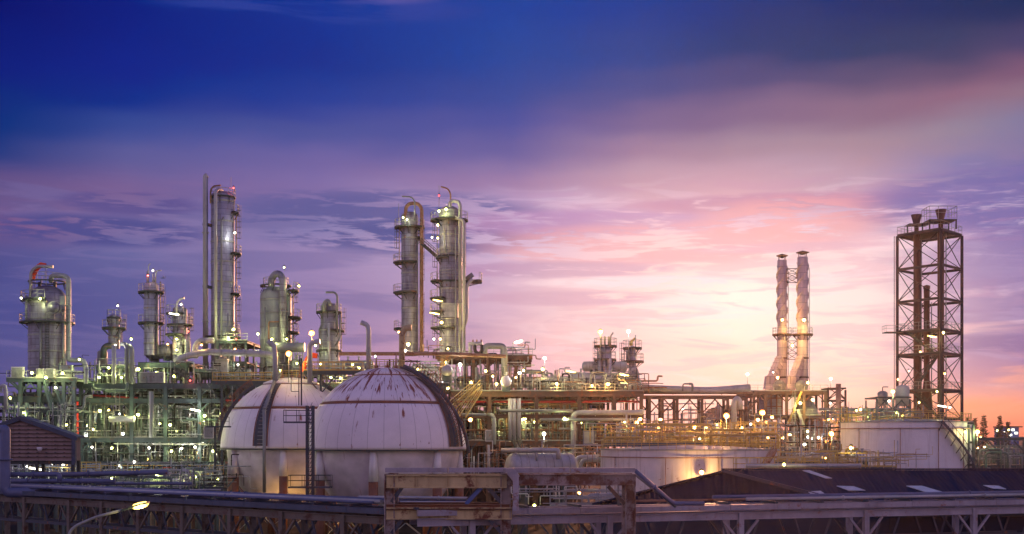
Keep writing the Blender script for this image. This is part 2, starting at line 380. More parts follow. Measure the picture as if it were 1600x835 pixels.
def thing(name, label, cat, loc=(0,0,0), group=None):
    o = bpy.data.objects.new(name, None); COL.objects.link(o); o.location = loc; o.empty_display_size = 0.5
    return tag(o, label, cat, group)
def dup(root, loc, rz=0, label=None, group=None, s=None):
    r = root.copy(); COL.objects.link(r); r.location = loc; r.rotation_euler = (0,0,rz)
    if s: r.scale = (s,s,s)
    if label: r['label'] = label
    if group: r['group'] = group
    THINGS.append(r)
    for ch in list(root.children):
        c = ch.copy(); COL.objects.link(c); c.parent = r
        for g in list(ch.children):
            d = g.copy(); COL.objects.link(d); d.parent = c
    return r

# where a pixel of the reference lies, in words
BAYS = [(120,'behind the louvred shed'),(190,'just right of the louvred shed'),(262,'below the slender column'),(325,'left of the tallest column foot'),
        (440,'behind the left sphere'),(560,'between the two spheres'),(700,'behind the rusty sphere'),(765,'beside the sphere stairway'),(835,'left of the lagged drum'),
        (900,'above the lagged drum'),(945,'left of the pink tank'),(1008,'beneath the paired small towers'),(1100,'under the long pipe bridge'),(1175,'before the far hill'),
        (1300,'at the twin chimney base'),(1400,'on the big lavender tank'),(1520,'at the flare tower foot'),(1700,'by the far pines')]
def near(px, py):
    for x, t in BAYS:
        if px < x: break
    if py < 560: l = 'high up'
    elif py < 613: l = 'above top deck'
    elif py < 650: l = 'under top deck'
    elif py < 688: l = 'on middle deck'
    elif py < 735: l = 'under middle deck'
    else: l = 'near the ground'
    return l+' '+t
ORD = ['leftmost','second from left','third from left','fourth from left','fifth from left','sixth from left','seventh from left','eighth from left','ninth from left','tenth from left','eleventh from left','twelfth from left']
def finish_labels():
    bpy.context.view_layer.update()
    d = {}
    for o in THINGS: d.setdefault(o['label'], []).append(o)
    for lab, os_ in d.items():
        if len(os_) == 1: continue
        os_.sort(key=lambda o: o.matrix_world.translation.x/max(1, o.matrix_world.translation.y))
        for i, o in enumerate(os_):
            if len(os_) <= 12: o['label'] = lab+', '+(ORD[i] if i < len(os_)-1 or len(os_) < 3 else 'rightmost') if len(os_) > 2 else lab+(', left one' if i == 0 else ', right one')
            if 'group' not in o: o['group'] = lab[:60]

# ------------------------------------------------------------------ railings, ladders, stairs
def rail(g, a, b, h=1.1, n=None, r=0.035, mid=True, toe=False):
    a = Vector(a); b = Vector(b); L = (b-a).length; n = n or max(1, round(L/1.5)); z = Vector((0,0,1))
    for i in range(n+1):
        p = a+(b-a)*i/n; g.bar(p, p+z*h, r*1.6)
    g.bar(a+z*h, b+z*h, r*2)
    if mid: g.bar(a+z*h*.52, b+z*h*.52, r*1.5)
    if toe: g.bar(a+z*.09, b+z*.09, r, .16)
def arc_rail(g, c, r, a0, a1, h=1.15, t=0.035):
    n = max(3, int(abs(a1-a0)/360*r*2*PI/1.1)); c = Vector(c); z = Vector((0,0,1))
    P = [c+Vector((r*math.cos(R(a0+(a1-a0)*i/n)), r*math.sin(R(a0+(a1-a0)*i/n)), 0)) for i in range(n+1)]
    for i, p in enumerate(P):
        g.bar(p, p+z*h, t*1.6)
        if i: g.bar(P[i-1]+z*h, p+z*h, t*2); g.bar(P[i-1]+z*h*.5, p+z*h*.5, t*1.5)
def ladder_geo(g, x, y, z0, z1, w=0.5, cage=False, t=0.04, ang=-90):
    tx, ty = -math.sin(R(ang)), math.cos(R(ang)); ox, oy = math.cos(R(ang)), math.sin(R(ang))
    a = Vector((x-tx*w/2, y-ty*w/2, z0)); b = Vector((x+tx*w/2, y+ty*w/2, z0)); z = Vector((0,0,1))
    g.bar(a, a+z*(z1-z0), t*1.7); g.bar(b, b+z*(z1-z0), t*1.7)
    k = z0+0.3
    while k < z1-.1: g.bar(a+z*(k-z0), b+z*(k-z0), t); k += 0.4
    if cage:
        k = z0+2.3; o = Vector((ox, oy, 0))
        vert = []
        while k < z1+0.9:
            P = [a, a+o*.45, (a+b)/2+o*.75, b+o*.45, b]
            for i in range(4): g.bar(P[i]+z*(k-z0), P[i+1]+z*(k-z0), t*.9)
            k += 0.9
        for p in (a+o*.45, (a+b)/2+o*.75, b+o*.45): g.bar(p+z*2.3, p+z*(z1-z0+.9), t*.9)
def stair_thing(p, q, w, label, m='green steel', name='staircase', parent=None, yoff=None):
    """straight open stair from p (low) to q (high)"""
    t = thing(name, label, 'staircase', tuple(p)) if parent is None else parent
    p = Vector(p); q = Vector(q); d = q-p; side = Vector((-d.y, d.x, 0)); side = side.normalized() if side.length > 1e-3 else Vector((0,1,0))
    for sg in (-1, 1):
        g = G(m); g.bar(p+side*sg*w/2, q+side*sg*w/2, 0.08, 0.26); g.build('stringer', t)
    g = G(m); n = max(3, int(abs(d.z)/0.24))
    for i in range(n):
        c = p+d*(i+.5)/n; g.bar(c-side*w*.46, c+side*w*.46, 0.26, 0.045)
    g.build('treads', t)
    for sg in (-1, 1):
        g = G('yellow paint' if m == 'yellow paint' else m); rail(g, p+side*sg*w/2, q+side*sg*w/2, 1.0); g.build('handrail', t)
    return t

# ------------------------------------------------------------------ lamps
LAMPK = 0.26
def lamp_light(parent, kind, power, loc, rad=0.16):
    ld = bpy.data.lights.new('lamp_light', 'POINT'); ld.energy = power*LAMPK; ld.color = LC[kind]; ld.shadow_soft_size = rad
    o = bpy.data.objects.new('lamp_light', ld); COL.objects.link(o); o.parent = parent; o.location = loc
    return o
def lamp(px, py, Y, kind='green', style='flood', power=1200, size=0.28, label=None, base=None, face=-90):
    """flood: bracket lamp with hood; pole: post from base row up to a globe; tube: fluorescent batten"""
    p = W(px, py, Y); adj = {'white':'white','green':'yellow-green','orange':'orange','pink':'pale pink','red':'red','yellow':'yellow'}[kind]
    ca, sa = math.cos(R(face)), math.sin(R(face))
    if style == 'pole':
        zb = base if base is not None else p.z-4
        t = thing('lamp_post', label or f'{adj} globe lamp on slim post {near(px,py)}', 'lamp post', (p.x, p.y, zb))
        g = G('grey steel'); g.tube([(p.x,p.y,zb),(p.x,p.y,p.z-size)], 0.055, 6); g.build('pole', t)
        g = G('black'); g.lathe([(0.0,p.z+size*1.25),(size*.7,p.z+size*1.0),(size*.75,p.z+size*.9),(0.0,p.z+size*.92)], (p.x,p.y,0), 10); g.build('cap', t)
        lz = p.z-zb
    else:
        t = thing('wall_lamp' if style == 'flood' else 'tube_lamp', label or f'{adj} {"bulkhead" if style=="flood" else "tube"} lamp {near(px,py)}', 'lamp', tuple(p))
        g = G('black')
        g.bar(p+Vector((-ca*.5,-sa*.5,.35)), p+Vector((0,0,.35)), .07); g.bar(p+Vector((-ca*.5,-sa*.5,.35)), p+Vector((-ca*.5,-sa*.5,-.5)), .07); g.build('bracket', t)
        if style == 'flood':
            g = G('black'); g.lathe([(0.05,p.z+.42),(size*.9,p.z+.25),(size*.95,p.z+.2),(0.05,p.z+.3)], (p.x,p.y,0), 10); g.build('hood', t)
        lz = 0
    if style == 'tube':
        g = G(kind+' glow'); g.tube([p+Vector((-.75,-.05,.12)), p+Vector((.75,-.05,-.12))], .11, 8); g.build('tube', t)
        lamp_light(t, kind, power, (0, -0.6, -0.25), .12)
    else:
        g = G(kind+' glow')
        prof = [(0.001, p.z-size)]+[(size*math.cos(R(a)), p.z+size*math.sin(R(a))) for a in (-60,-30,0,30,60)]+[(0.001, p.z+size)]
        g.lathe(prof, (p.x,p.y,0), 10); g.build('bulb', t)
        lamp_light(t, kind, power, (ca*(size+.25), sa*(size+.25), lz-.15))
    return t

# ------------------------------------------------------------------ pipes and small plant
NPIPE = [0]; STUFF = {}
def pipe(pts, r, m='pale pipe', label=None, bend=None, seg=8, flanges=True, name='pipe', cat='pipe', shape=None, group=None, stuff=False):
    P = [Vector(p) for p in pts]
    g = G(m)
    if stuff: g = STUFF.setdefault(m, G(m))
    g.tube(P, r, seg, True, bend if bend is not None else r*3)
    if flanges and r > 0.07:
        for i in range(len(P)-1):
            a, b = P[i], P[i+1]; d = b-a
            if d.length > 8*r+1:
                for k in (0.28, 0.72) if d.length > 6 else (0.5,):
                    c = a+d*k; g.tube([c-d.normalized()*.06, c+d.normalized()*.06], r*1.4, seg)
    if stuff: return None
    o = g.build(name)
    if not label:
        mid = (P[0]+P[-1])/2; px = 800+mid.x*F/mid.y; py = HY-(mid.z-H)*F/mid.y
        th = 'slim' if r < .12 else ('medium' if r < .25 else 'thick')
        if not shape: shape = 'bent' if len(P) > 2 else ('upright' if abs((P[1]-P[0]).normalized().z) > .7 else 'level')
        label = f"{th} {m.split()[0]} {shape} pipe {near(px,py)}"
    NPIPE[0] += 1
    return tag(o, label, cat, group)
def hvessel(c, L, r, m='pale pipe', axis='x', label='', name='horizontal_vessel', cat='vessel', bands=4, zfloor=None, rot=0):
    c = Vector(c); zf = zfloor if zfloor is not None else c.z-r-0.5
    t = thing(name, label, cat, (c.x, c.y, zf)); rm = Matrix.Rotation(R(rot), 3, 'Z')
    prof = [(0.001,-L/2-r*.5)]+[(r*math.sin(R(a)), -L/2-r*.5*math.cos(R(a))) for a in (25,50,75)]+[(r,-L/2),(r,L/2)]+[(r*math.sin(R(a)), L/2+r*.5*math.cos(R(a))) for a in (75,50,25)]+[(0.001,L/2+r*.5)]
    g = G(m); g.lathe(prof, c, 24, axis, rot=rm); g.build('shell', t)
    for i in range(bands):
        g = G('grey steel')
        z = -L/2+L*(i+.5)/bands; g.lathe([(r,z-.05),(r+.035,z-.05),(r+.035,z+.05),(r,z+.05)], c, 24, axis, rot=rm, smooth=False); g.build('band', t)
    ax = rm @ (Vector((1,0,0)) if axis == 'x' else Vector((0,1,0)))
    for sg in (-1, 1):
        g = G('green steel'); q = c+ax*sg*L*.33
        g.box(q.x, q.y, (zf+c.z-r*.6)/2, .4 if axis == 'x' else r*1.5, r*1.5 if axis == 'x' else .4, abs(c.z-r*.6-zf), R(rot)); g.build('saddle', t)
    g = G('pale pipe')
    for k in (-.25, .1): q = c+ax*k*L; g.tube([q+Vector((0,0,r*.95)), q+Vector((0,0,r+.55))], .14, 8); g.tube([q+Vector((0,0,r+.5)), q+Vector((0,0,r+.6))], .24, 8)
    g.build('nozzle', t)
    return t
def vvessel(c, r, h, m='pale pipe', label='', name='upright_vessel', cat='vessel'):
    c = Vector(c); t = thing(name, label, cat, tuple(c))
    g = G(m); z0 = c.z+.8
    g.lathe([(.001,z0-.3*r),(r*.6,z0-.25*r),(r,z0),(r,z0+h),(r*.85,z0+h+r*.25),(r*.5,z0+h+r*.42),(.001,z0+h+r*.5)], (c.x,c.y,0), 18); g.build('shell', t)
    for k in range(3):
        a = R(-90+120*k); g = G('green steel'); x, y = c.x+r*.85*math.cos(a), c.y+r*.85*math.sin(a); g.bar((x,y,c.z),(x,y,z0+.3),.14); g.build('leg', t)
    g = G('grey pipe'); g.tube([(c.x,c.y,z0+h+r*.4),(c.x,c.y,z0+h+r*.5+.6),(c.x+.9,c.y,z0+h+r*.5+.6)], .09, 6, True, .2); g.build('nozzle', t)
    return t
def pump(c, label, m='green steel', s=1.0):
    c = Vector(c); t = thing('pump', label, 'pump', tuple(c))
    g = G('concrete'); g.box(c.x,c.y,c.z+.15*s,1.8*s,.8*s,.3*s); g.build('plinth', t)
    g = G(m); g.tube([c+Vector((-.1*s,0,.65*s)), c+Vector((.8*s,0,.65*s))], .26*s, 10); g.build('motor', t)
    g = G('grey pipe'); g.tube([c+Vector((-.65*s,0,.65*s)), c+Vector((-.15*s,0,.65*s))], .34*s, 10); g.tube([c+Vector((-.4*s,0,.65*s)), c+Vector((-.4*s,0,1.6*s))], .1*s, 8); g.build('casing', t)
    return t
def valve(c, r, label, m='pale pipe', up=True):
    c = Vector(c); t = thing('valve', label, 'valve', tuple(c))
    g = G(m); g.tube([c-Vector((.5,0,0)), c+Vector((.5,0,0))], r, 8)
    for k in (-.45, .45): g.tube([c+Vector((k-.05,0,0)), c+Vector((k+.05,0,0))], r*1.7, 10)
    g.lathe([(r*1.2,-r),(r*1.4,0),(r*1.0,r),(r*.4,r*1.6),(r*.3,r*4)], c, 10); g.build('body', t)
    g = G('red paint')
    rr = r*2.2; P = [c+Vector((rr*math.cos(2*PI*k/12), rr*math.sin(2*PI*k/12), r*4)) for k in range(13)]
    for k in range(12): g.bar(P[k], P[k+1], .05)
    g.bar(P[0], P[6], .04); g.bar(P[3], P[9], .04); g.build('handwheel', t)
    return t

# ------------------------------------------------------------------ columns
def platform(t, c, z, ri, ro, a0, a1, m='dark steel'):
    g = G(m); full = abs(a1-a0) >= 359
    seg = max(8, int(abs(a1-a0)/12))
    pr = [(ri,-.10),(ro,-.10),(ro,.10),(ri,.10)]
    g.lathe(pr+[pr[0]], (c[0],c[1],z), seg, 'z', a0, a1, smooth=False)
    n = max(2, int(abs(a1-a0)/45))
    for k in range(n+1):
        a = R(a0+(a1-a0)*k/n); u = Vector((math.cos(a), math.sin(a), 0)); cc = Vector((c[0],c[1],z))
        g.bar(cc+u*ri+Vector((0,0,-1.1)), cc+u*ro*.97+Vector((0,0,-.15)), .09); g.bar(cc+u*ri+Vector((0,0,-.2)), cc+u*ro+Vector((0,0,-.2)), .1, .16)
    p = g.build('platform', t)
    g = G('grey steel'); arc_rail(g, (c[0],c[1],z+.1), ro-.06, a0, a1); g.build('railing', p)
def tower(px, hw, ytop, ybot, Y, label, m='cladding', dome=0.5, plats=(), bands=6, ladders=(), name='distillation_column', cat='distillation column', cone=None, z0=None):
    """hw half width in px; plats: (py, extra radius px, a0, a1)"""
    k = Y/F; r = hw*k; c = W(px, ytop, Y); zt = c.z; zb = W(px, ybot, Y).z if z0 is None else z0
    t = thing(name, label, cat, (c.x, c.y, zb))
    g = G(m); zd = zt-r*dome
    prof = [(r, zb), (r, zd)]
    if cone:   # (py0, py1, hw2): narrower above
        za, zc2, r2 = W(0,cone[0],Y).z, W(0,cone[1],Y).z, cone[2]*k
        prof = [(r, zb), (r, za), (r2, zc2), (r2, zt-r2*dome)]; rt = r2
    else: rt = r
    prof += [(rt*math.cos(R(a)), zt-rt*dome+rt*dome*math.sin(R(a))) for a in (20,40,60,78)]+[(.001, zt)]
    g.lathe(prof, (c.x,c.y,0), 28); g.build('shell', t)
    for i in range(bands):
        g = G('grey steel')
        z = zb+(zd-zb)*(i+.7)/bands
        rr = r if not cone or z < W(0,cone[0],Y).z else cone[2]*k
        g.lathe([(rr,z-.12),(rr+.07,z-.1),(rr+.07,z+.1),(rr,z+.12)], (c.x,c.y,0), 28, smooth=False)
        g.build('band', t)
    for py, ex, a0, a1 in plats:
        z = W(0,py,Y).z; rr = r if not cone or z < W(0,cone[0],Y).z else cone[2]*k
        platform(t, (c.x,c.y), z, rr+.02, rr+ex*k, a0, a1)
    for a, y0, y1 in ladders:
        g = G('dark steel'); z1, z0_ = W(0,y0,Y).z, W(0,y1,Y).z
        ladder_geo(g, c.x+(r+.35)*math.cos(R(a)), c.y+(r+.35)*math.sin(R(a)), z0_, z1, .55, True, .05, a); g.build('ladder', t)
    t['_r'] = r; del t['_r']
    return t, c, r, zt, zb
def tpipe(t, pts, r, m='pale pipe', name='side_pipe', bend=None, seg=8):
    g = G(m); g.tube(pts, r, seg, True, bend if bend is not None else r*2.5)
    for i in range(len(pts)-1):
        a, b = Vector(pts[i]), Vector(pts[i+1]); d = b-a
        if d.length > 6:
            for q in (.33, .66): cc = a+d*q; g.tube([cc-d.normalized()*.08, cc+d.normalized()*.08], r*1.25, seg)
    return g.build(name, t)

# ================================================================== GROUND AND FAR LAND
g = G('ground'); g.face([0,1,2,3]); g.v += [(-1050,-90,0),(1050,-90,0),(1050,1480,0),(-1050,1480,0)]
tag(g.build('ground'), kind='structure')
random.seed(4)
def hill(name, pts, Y, depth, m='far hill'):
    """ridge through (px,py) points at distance Y, sloping to both sides"""
    g = G(m); P = []
    for i in range(len(pts)-1):
        for k in range(6):
            t = k/6; P.append((pts[i][0]*(1-t)+pts[i+1][0]*t, pts[i][1]*(1-t)+pts[i+1][1]*t-(random.random()*1.6 if 0 < i < len(pts)-2 else 0)))
    P.append(pts[-1]); rows = []
    for j, (dy, hh) in enumerate([(-1,0),(-.6,.35),(-.3,.72),(-.1,.93),(0,1),(.3,.7),(1,0)]):
        row = []
        for i, (a, b) in enumerate(P):
            w = W(a, b, Y); z = max(0, w.z)*hh*(1+(.12*math.sin(i*1.3+j*2.1) if 0 < hh < 1 else 0)); row.append(len(g.v)); g.v.append((w.x, Y+dy*depth, z-1))
        rows.append(row)
    for j in range(len(rows)-1):
        for i in range(len(P)-1): g.face((rows[j][i],rows[j][i+1],rows[j+1][i+1],rows[j+1][i]), True)
    return tag(g.build(name), kind='structure')
hill('hill', [(1010,692),(1060,676),(1090,650),(1112,634),(1128,632),(1150,630),(1168,640),(1185,650),(1215,668),(1260,678),(1330,692)], 520, 60)
hill('hills', [(-260,690),(-120,680),(0,676),(90,683),(220,680),(330,690)], 1250, 150)
hill('hills', [(1460,692),(1520,684),(1600,682),(1700,686),(1800,692)], 1250, 150)

# ================================================================== PROCESS STRUCTURES
KG = 1/F
def frame(name, label, x0, x1, Y0, Y1, levels, cols, m='green steel', cw=.55, rails=(), braces=True, ztop=None, back=True, fade=None):
    a = W(x0, HY, Y0); b = W(x1, HY, Y0); zs = [W(0, py, Y0).z for py, *_ in levels]
    t = thing(name, label, 'steel structure', ((a.x+b.x)/2, (Y0+Y1)/2, 0))
    zt = ztop or max(zs)
    ys = [Y0, Y1] if not back else [Y0, (Y0+Y1)/2, Y1]
    xs = [W(c, HY, Y0).x for c in cols]
    for x in xs:
        for j, y in enumerate(ys):
            g = G(m); w = cw if j == 0 else cw*.8
            g.box(x, y-w*.38, zt/2-.2, w, w*.16, zt-.4); g.box(x, y+w*.38, zt/2-.2, w, w*.16, zt-.4); g.box(x, y, zt/2-.2, w*.16, w*.6, zt-.4); g.build('column', t)
    for (py, th, kind), z in zip(levels, zs):
        for j, y in enumerate(ys): g = G(m); g.ibeam((a.x, y-.03, z-th/2), (b.x, y-.03, z-th/2), .3, th); g.build('beam', t)
        n = max(2, int((b.x-a.x)/3.6))
        for i in range(n+1):
            g = G(m); x = a.x+.15+(b.x-a.x-.3)*i/n; g.ibeam((x, Y0+.2, z-th*.42), (x, Y1-.2, z-th*.42), .2, th*.6); g.build('cross_beam', t)
        if kind == 'deck':
            g = G('dark steel'); g.box((a.x+b.x)/2, (Y0+Y1)/2, z+.05, b.x-a.x, Y1-Y0, .08); g.build('deck', t)
        if kind in ('deck', 'rail') and py in rails:
            g = G('grey steel'); rail(g, (a.x, Y0+.05, z+.09), (b.x, Y0+.05, z+.09), 1.1, toe=True); g.build('railing', t)
    if braces:
        for x in xs:
            for z in zs:
                for sg in (-1, 1):
                    if a.x < x+sg*1.6 < b.x: g = G(m); g.bar((x, Y0+.05, z-2.0), (x+sg*1.5, Y0+.05, z-.5), .16, .2); g.build('knee_brace', t)
        for i in range(0, len(xs)-1, 2):
            for aa, bb in ((0,1),(1,0)): g = G(m); g.bar((xs[i+aa], Y1+aa*.2, .3), (xs[i+bb], Y1+aa*.2, min(zs)-.5), .18); g.build('diagonal_brace', t)
    return t
frame('process_structure', 'long green steel process structure with three decks left of the spheres', 120, 352, 190, 214,
      [(600,.75,'deck'),(623,.7,'beam'),(685,.65,'deck'),(721,.5,'beam')], [127,206,259,312], rails=(685,))
frame('process_structure', 'green steel process structure hidden behind both spheres', 354, 700, 192, 216,
      [(600,.7,'deck'),(626,.6,'beam'),(685,.6,'deck')], [372,440,520,600,690], rails=(600,))
frame('process_structure', 'brown lit steel process structure right of the spheres', 704, 1006, 195, 221,
      [(612,.85,'deck'),(648,.6,'beam'),(690,.7,'deck')], [765,838,905,960,1002], m='brown steel', rails=(612,690))
frame('pipe_rack_structure', 'low green steel rack reaching from the left edge to the main structure', -40, 119, 188, 200,
      [(619,.95,'beam'),(690,.5,'beam')], [-20,30,112], cw=.45)
frame('upper_structure', 'small raised green deck under the blind-ended drum', 216, 296, 193, 205, [(567,.8,'deck')], [220,256,291], cw=.4, ztop=W(0,567,193).z, braces=False)
frame('upper_structure', 'raised steel table around the tallest column foot', 338, 386, 196, 208, [(533,.4,'deck'),(565,.4,'beam')], [340,362,384], cw=.35, rails=(533,), braces=True)
frame('upper_structure', 'raised brown pipe deck with goosenecks right of the column pair', 680, 832, 198, 210, [(556,.6,'deck')], [690,740,762,806], m='brown steel', cw=.5, rails=(556,))
frame('upper_structure', 'small instrument deck at far left of main top deck', 150, 196, 193, 203, [(572,.4,'deck')], [155,190], cw=.35, rails=(572,), braces=False)
# supporting table of the wide domed column
t = frame('column_support_structure', 'round-cornered platform table under the wide domed column', 10, 120, 184, 198, [(592,.5,'deck'),(640,.5,'beam')], [32,62,100,116], cw=.5, rails=(592,))
g = G('green steel')
for x in (14, 20): g.bar(W(x,592,184)+Vector((0,0,-.4)), W(36,612,184), .2)
g.build('brace', t)
# far rows glimpsed through the front ones
frame('rear_structure', 'dim rear steel structure behind the left process structure', 20, 350, 232, 246, [(616,.7,'deck'),(655,.6,'beam'),(690,.6,'deck')], [40,90,150,210,270,340], m='dark steel', braces=True, back=False)
frame('rear_structure', 'dim rear steel structure behind the brown process structure', 700, 900, 236, 250, [(625,.7,'beam'),(660,.6,'deck'),(695,.6,'deck')], [710,770,830,890], m='brown steel', back=False)

# ---- pipe bridge right of centre
YB = 205
t = thing('pipe_bridge', 'long trestle pipe bridge crossing before the far hill', 'pipe bridge', (W(1090,HY,YB).x, YB, 0))
z1 = W(0,618,YB).z
for j in (0, 4):
    g = G('brown steel'); g.ibeam((W(1006,HY,YB).x, YB+j, z1-.25), (W(1176,HY,YB).x, YB+j, z1-.25), .3, .5); g.build('beam', t)
for i, px in enumerate((1015,1035,1058,1097,1137,1165)):
    for j in (0, 4):
        g = G('brown steel'); x = W(px,HY,YB).x; g.box(x, YB+j, (z1-.5)/2, .42, .42, z1-.5); g.build('post', t)
    g = G('brown steel'); g.bar((x, YB, z1-.6), (x, YB+4, z1-.6), .3, .4)
    for sg in (-1, 1): g.bar((x, YB, z1-3), (x+sg*2.2, YB, z1-.6), .2)
    g.build('brace', t)
pipe([W(1003,607,YB+1), W(1110,611,YB+1), W(1172,606,YB+1)], .62, 'pale pipe', 'thick pale pipe lying along the top of the pipe bridge', flanges=False, seg=14)
pipe([W(1003,614,YB+3), W(1176,614,YB+3)], .25, 'rusty pipe', 'thin rusty pipe beside the thick pipe on the bridge')
pipe([W(1067,611,YB), W(1067,600,YB), W(1077,600,YB)], .13, 'grey pipe', 'small hooked vent pipe on top of the pipe bridge')
pipe([W(1082,611,YB), W(1082,600,YB), W(1077,600,YB+.6)], .2, 'grey pipe', 'short stub pipe beside hooked vent on the bridge')

# ================================================================== TOWERS
FULL = (-180, 180)
# wide domed column
t, c, r, zt, zb = tower(74, 28.5, 446, 592, 190, 'wide domed process column with many decks at far left', 'stained cladding', dome=.75,
      plats=[(505,13,-200,10),(470,11,150,285),(441,-2,-180,180)], bands=5, ladders=[(150,441,500),(-70,505,590)])
k = 190*KG
tpipe(t, [W(80,440,190), W(80,431,189), W(101,431,189), W(107,436,189), W(107,562,189), W(113,563,189), W(130,563,189), W(134,572,189), W(134,596,189)], .38, 'painted vessel', 'overhead_pipe', bend=.9, seg=12)
tpipe(t, [W(48,470,188), W(48,424,188), W(58,416,188), W(83,417,188)], .25, 'pale pipe', 'vent_pipe', bend=.8)
tpipe(t, [W(63,505,186.9), W(63,590,186.9)], .2, 'grey pipe'); tpipe(t, [W(98,505,187.6), W(98,590,187.6)], .14, 'grey pipe')
tpipe(t, [W(41,462,187.6), W(41,505,187.6)], .22, 'grey pipe')
g = G('stained cladding'); q = W(88,482,187.6); g.lathe([(.78,.2),(.78,-1.3),(.001,-1.35)], q, 20, 'y'); g.lathe([(.98,-.9),(.98,-1.1),(.78,-1.1)], q, 20, 'y', smooth=False); g.build('manway', t)
g = G('painted vessel'); g.box(W(98,474,189).x, 189, W(0,474,189).z, .9, .9, 2.2); g.build('junction_box', t)
g = G('dark steel')
for x in (62, 86): g = G('dark steel'); g.bar(W(x,458,190), W(x,441,190), .4); g.build('stanchion', t)
# slim ones on the left
t, c, r, zt, zb = tower(178, 8.5, 492, 545, 196, 'shortest slender column with capped top left of the skyline', 'stained cladding', plats=[(513,10,*FULL),(497,2.5,*FULL)], bands=2, ladders=[(0,500,540)])
tpipe(t, [W(187,515,195), W(187,530,195), W(183,532,195)], .15, 'grey pipe')
t, c, r, zt, zb = tower(236, 11, 441, 556, 198, 'slender dark column with two ring decks and red beacon', 'cladding', plats=[(457,9,*FULL),(505,9,*FULL)], bands=4, ladders=[(5,457,556),(5,440,457)])
for dx, yy in ((-6,424),(3,428),(7,424)): tpipe(t, [W(236+dx,445,197.5), W(236+dx,yy,197.5)], .12, 'pale pipe', 'vent_pipe')
tpipe(t, [W(232,442,197), W(232,415,197), W(235,412,197)], .08, 'grey pipe', 'vent_pipe')
tpipe(t, [W(241,441,197), W(245,423,197), W(252,423,197)], .1, 'grey pipe', 'vent_pipe')
tpipe(t, [W(246,460,197), W(246,556,197)], .12, 'grey pipe')
t, c, r, zt, zb = tower(281, 11, 479, 575, 196, 'short column with brightly lit top and stacked decks', 'stained cladding', plats=[(508,9,*FULL),(523,11,120,300),(490,10,150,300),(541,6,-60,60)], bands=3, ladders=[(0,490,540)])
tpipe(t, [W(276,490,194), W(276,472,194), W(284,466,194), W(288,466,194)], .18, 'pale pipe', 'vent_pipe', bend=.5)
tpipe(t, [W(290,523,195), W(293,540,195), W(293,560,195)], .5, 'stained cladding', 'side_pipe')
# tallest column
t, c, r, zt, zb = tower(348, 18, 300, 590, 200, 'tallest silver column with parallel riser pipe and red beacon', 'cladding', dome=.35,
      plats=[(309,2,*FULL),(397,11,-35,35),(333,7,-30,30),(460,9,-35,35),(520,8,-60,60),(527,10,*FULL)], bands=9, ladders=[(0,330,395),(0,400,458),(0,462,525)])
tpipe(t, [W(337,590,197), W(337,300,197), W(340,296,198), W(347,298,200)], .27, 'pale pipe', 'overhead_pipe')
tpipe(t, [W(346,540,197.2), W(346,345,197.2), W(349,340,198.2)], .14, 'grey pipe'); tpipe(t, [W(356,490,197.4), W(356,590,197.4)], .1, 'grey pipe')
tpipe(t, [W(329,318,198.5), W(329,298,198.5), W(333,291,198.5), W(345,290,198.5)], .14, 'rusty pipe', 'vent_pipe', bend=.6)
g = G('grey steel'); g.bar(W(361,300,200), W(361,277,200), .06); g.build('lightning_rod', t)
g = G('dark steel')
for yy in (350, 447): g.bar(W(317,yy,199), W(332,yy+3,199), .4, .5)
g.build('bracket', t)
pipe([W(321,590,199), W(321,276,199), W(324,274,199)], .42, 'pale pipe', 'tall free riser pipe with cut top beside tallest column', bend=.1, seg=12, name='riser_pipe')
# fat green-white vessel
t, c, r, zt, zb = tower(431, 24, 448, 592, 202, 'fat pale green domed vessel with big looping overhead pipe', 'painted vessel', dome=.6,
      plats=[(447,-4,*FULL),(497,16,-40,30),(455,12,-30,25),(520,12,-40,20)], bands=6, ladders=[(0,450,495),(0,500,545)])
tpipe(t, [W(424,448,199.6), W(424,436,199.4), W(430,428,199.2), W(437,428,199.2), W(442,436,199), W(442,590,199)], .55, 'stained cladding', 'overhead_pipe', bend=1.0, seg=12)
tpipe(t, [W(414,480,199.2), W(414,590,199.2)], .13, 'grey pipe'); tpipe(t, [W(420,540,199.1), W(420,503,199.1), W(436,503,199.1)], .11, 'rusty pipe')
tpipe(t, [W(449,460,200), W(449,590,200)], .14, 'green pipe')
for i in range(5): tpipe(t, [W(457+i*4,525+i*4,200), W(457+i*4,580,200)], .1, 'painted vessel', 'riser')
# stout column with gooseneck
t, c, r, zt, zb = tower(514, 16, 474, 592, 200, 'stout dark column with hooked vent right of the domed vessel', 'stained cladding', dome=.4, cone=(515,508,13),
      plats=[(488,7,*FULL),(517,8,-90,60),(548,4,-180,60)], bands=4, ladders=[(0,490,545)])
tpipe(t, [W(507,487,198), W(507,472,198), W(513,469,198), W(516,478,198)], .3, 'grey pipe', 'overhead_pipe', bend=.6)
tpipe(t, [W(527,520,198), W(527,462,198), W(523,457,198), W(509,457,198)], .17, 'grey pipe', 'vent_pipe', bend=.6)
tpipe(t, [W(514,505,197), W(514,590,197)], .2, 'pale pipe'); tpipe(t, [W(531,490,198), W(531,530,198), W(524,540,198)], .14, 'grey pipe')
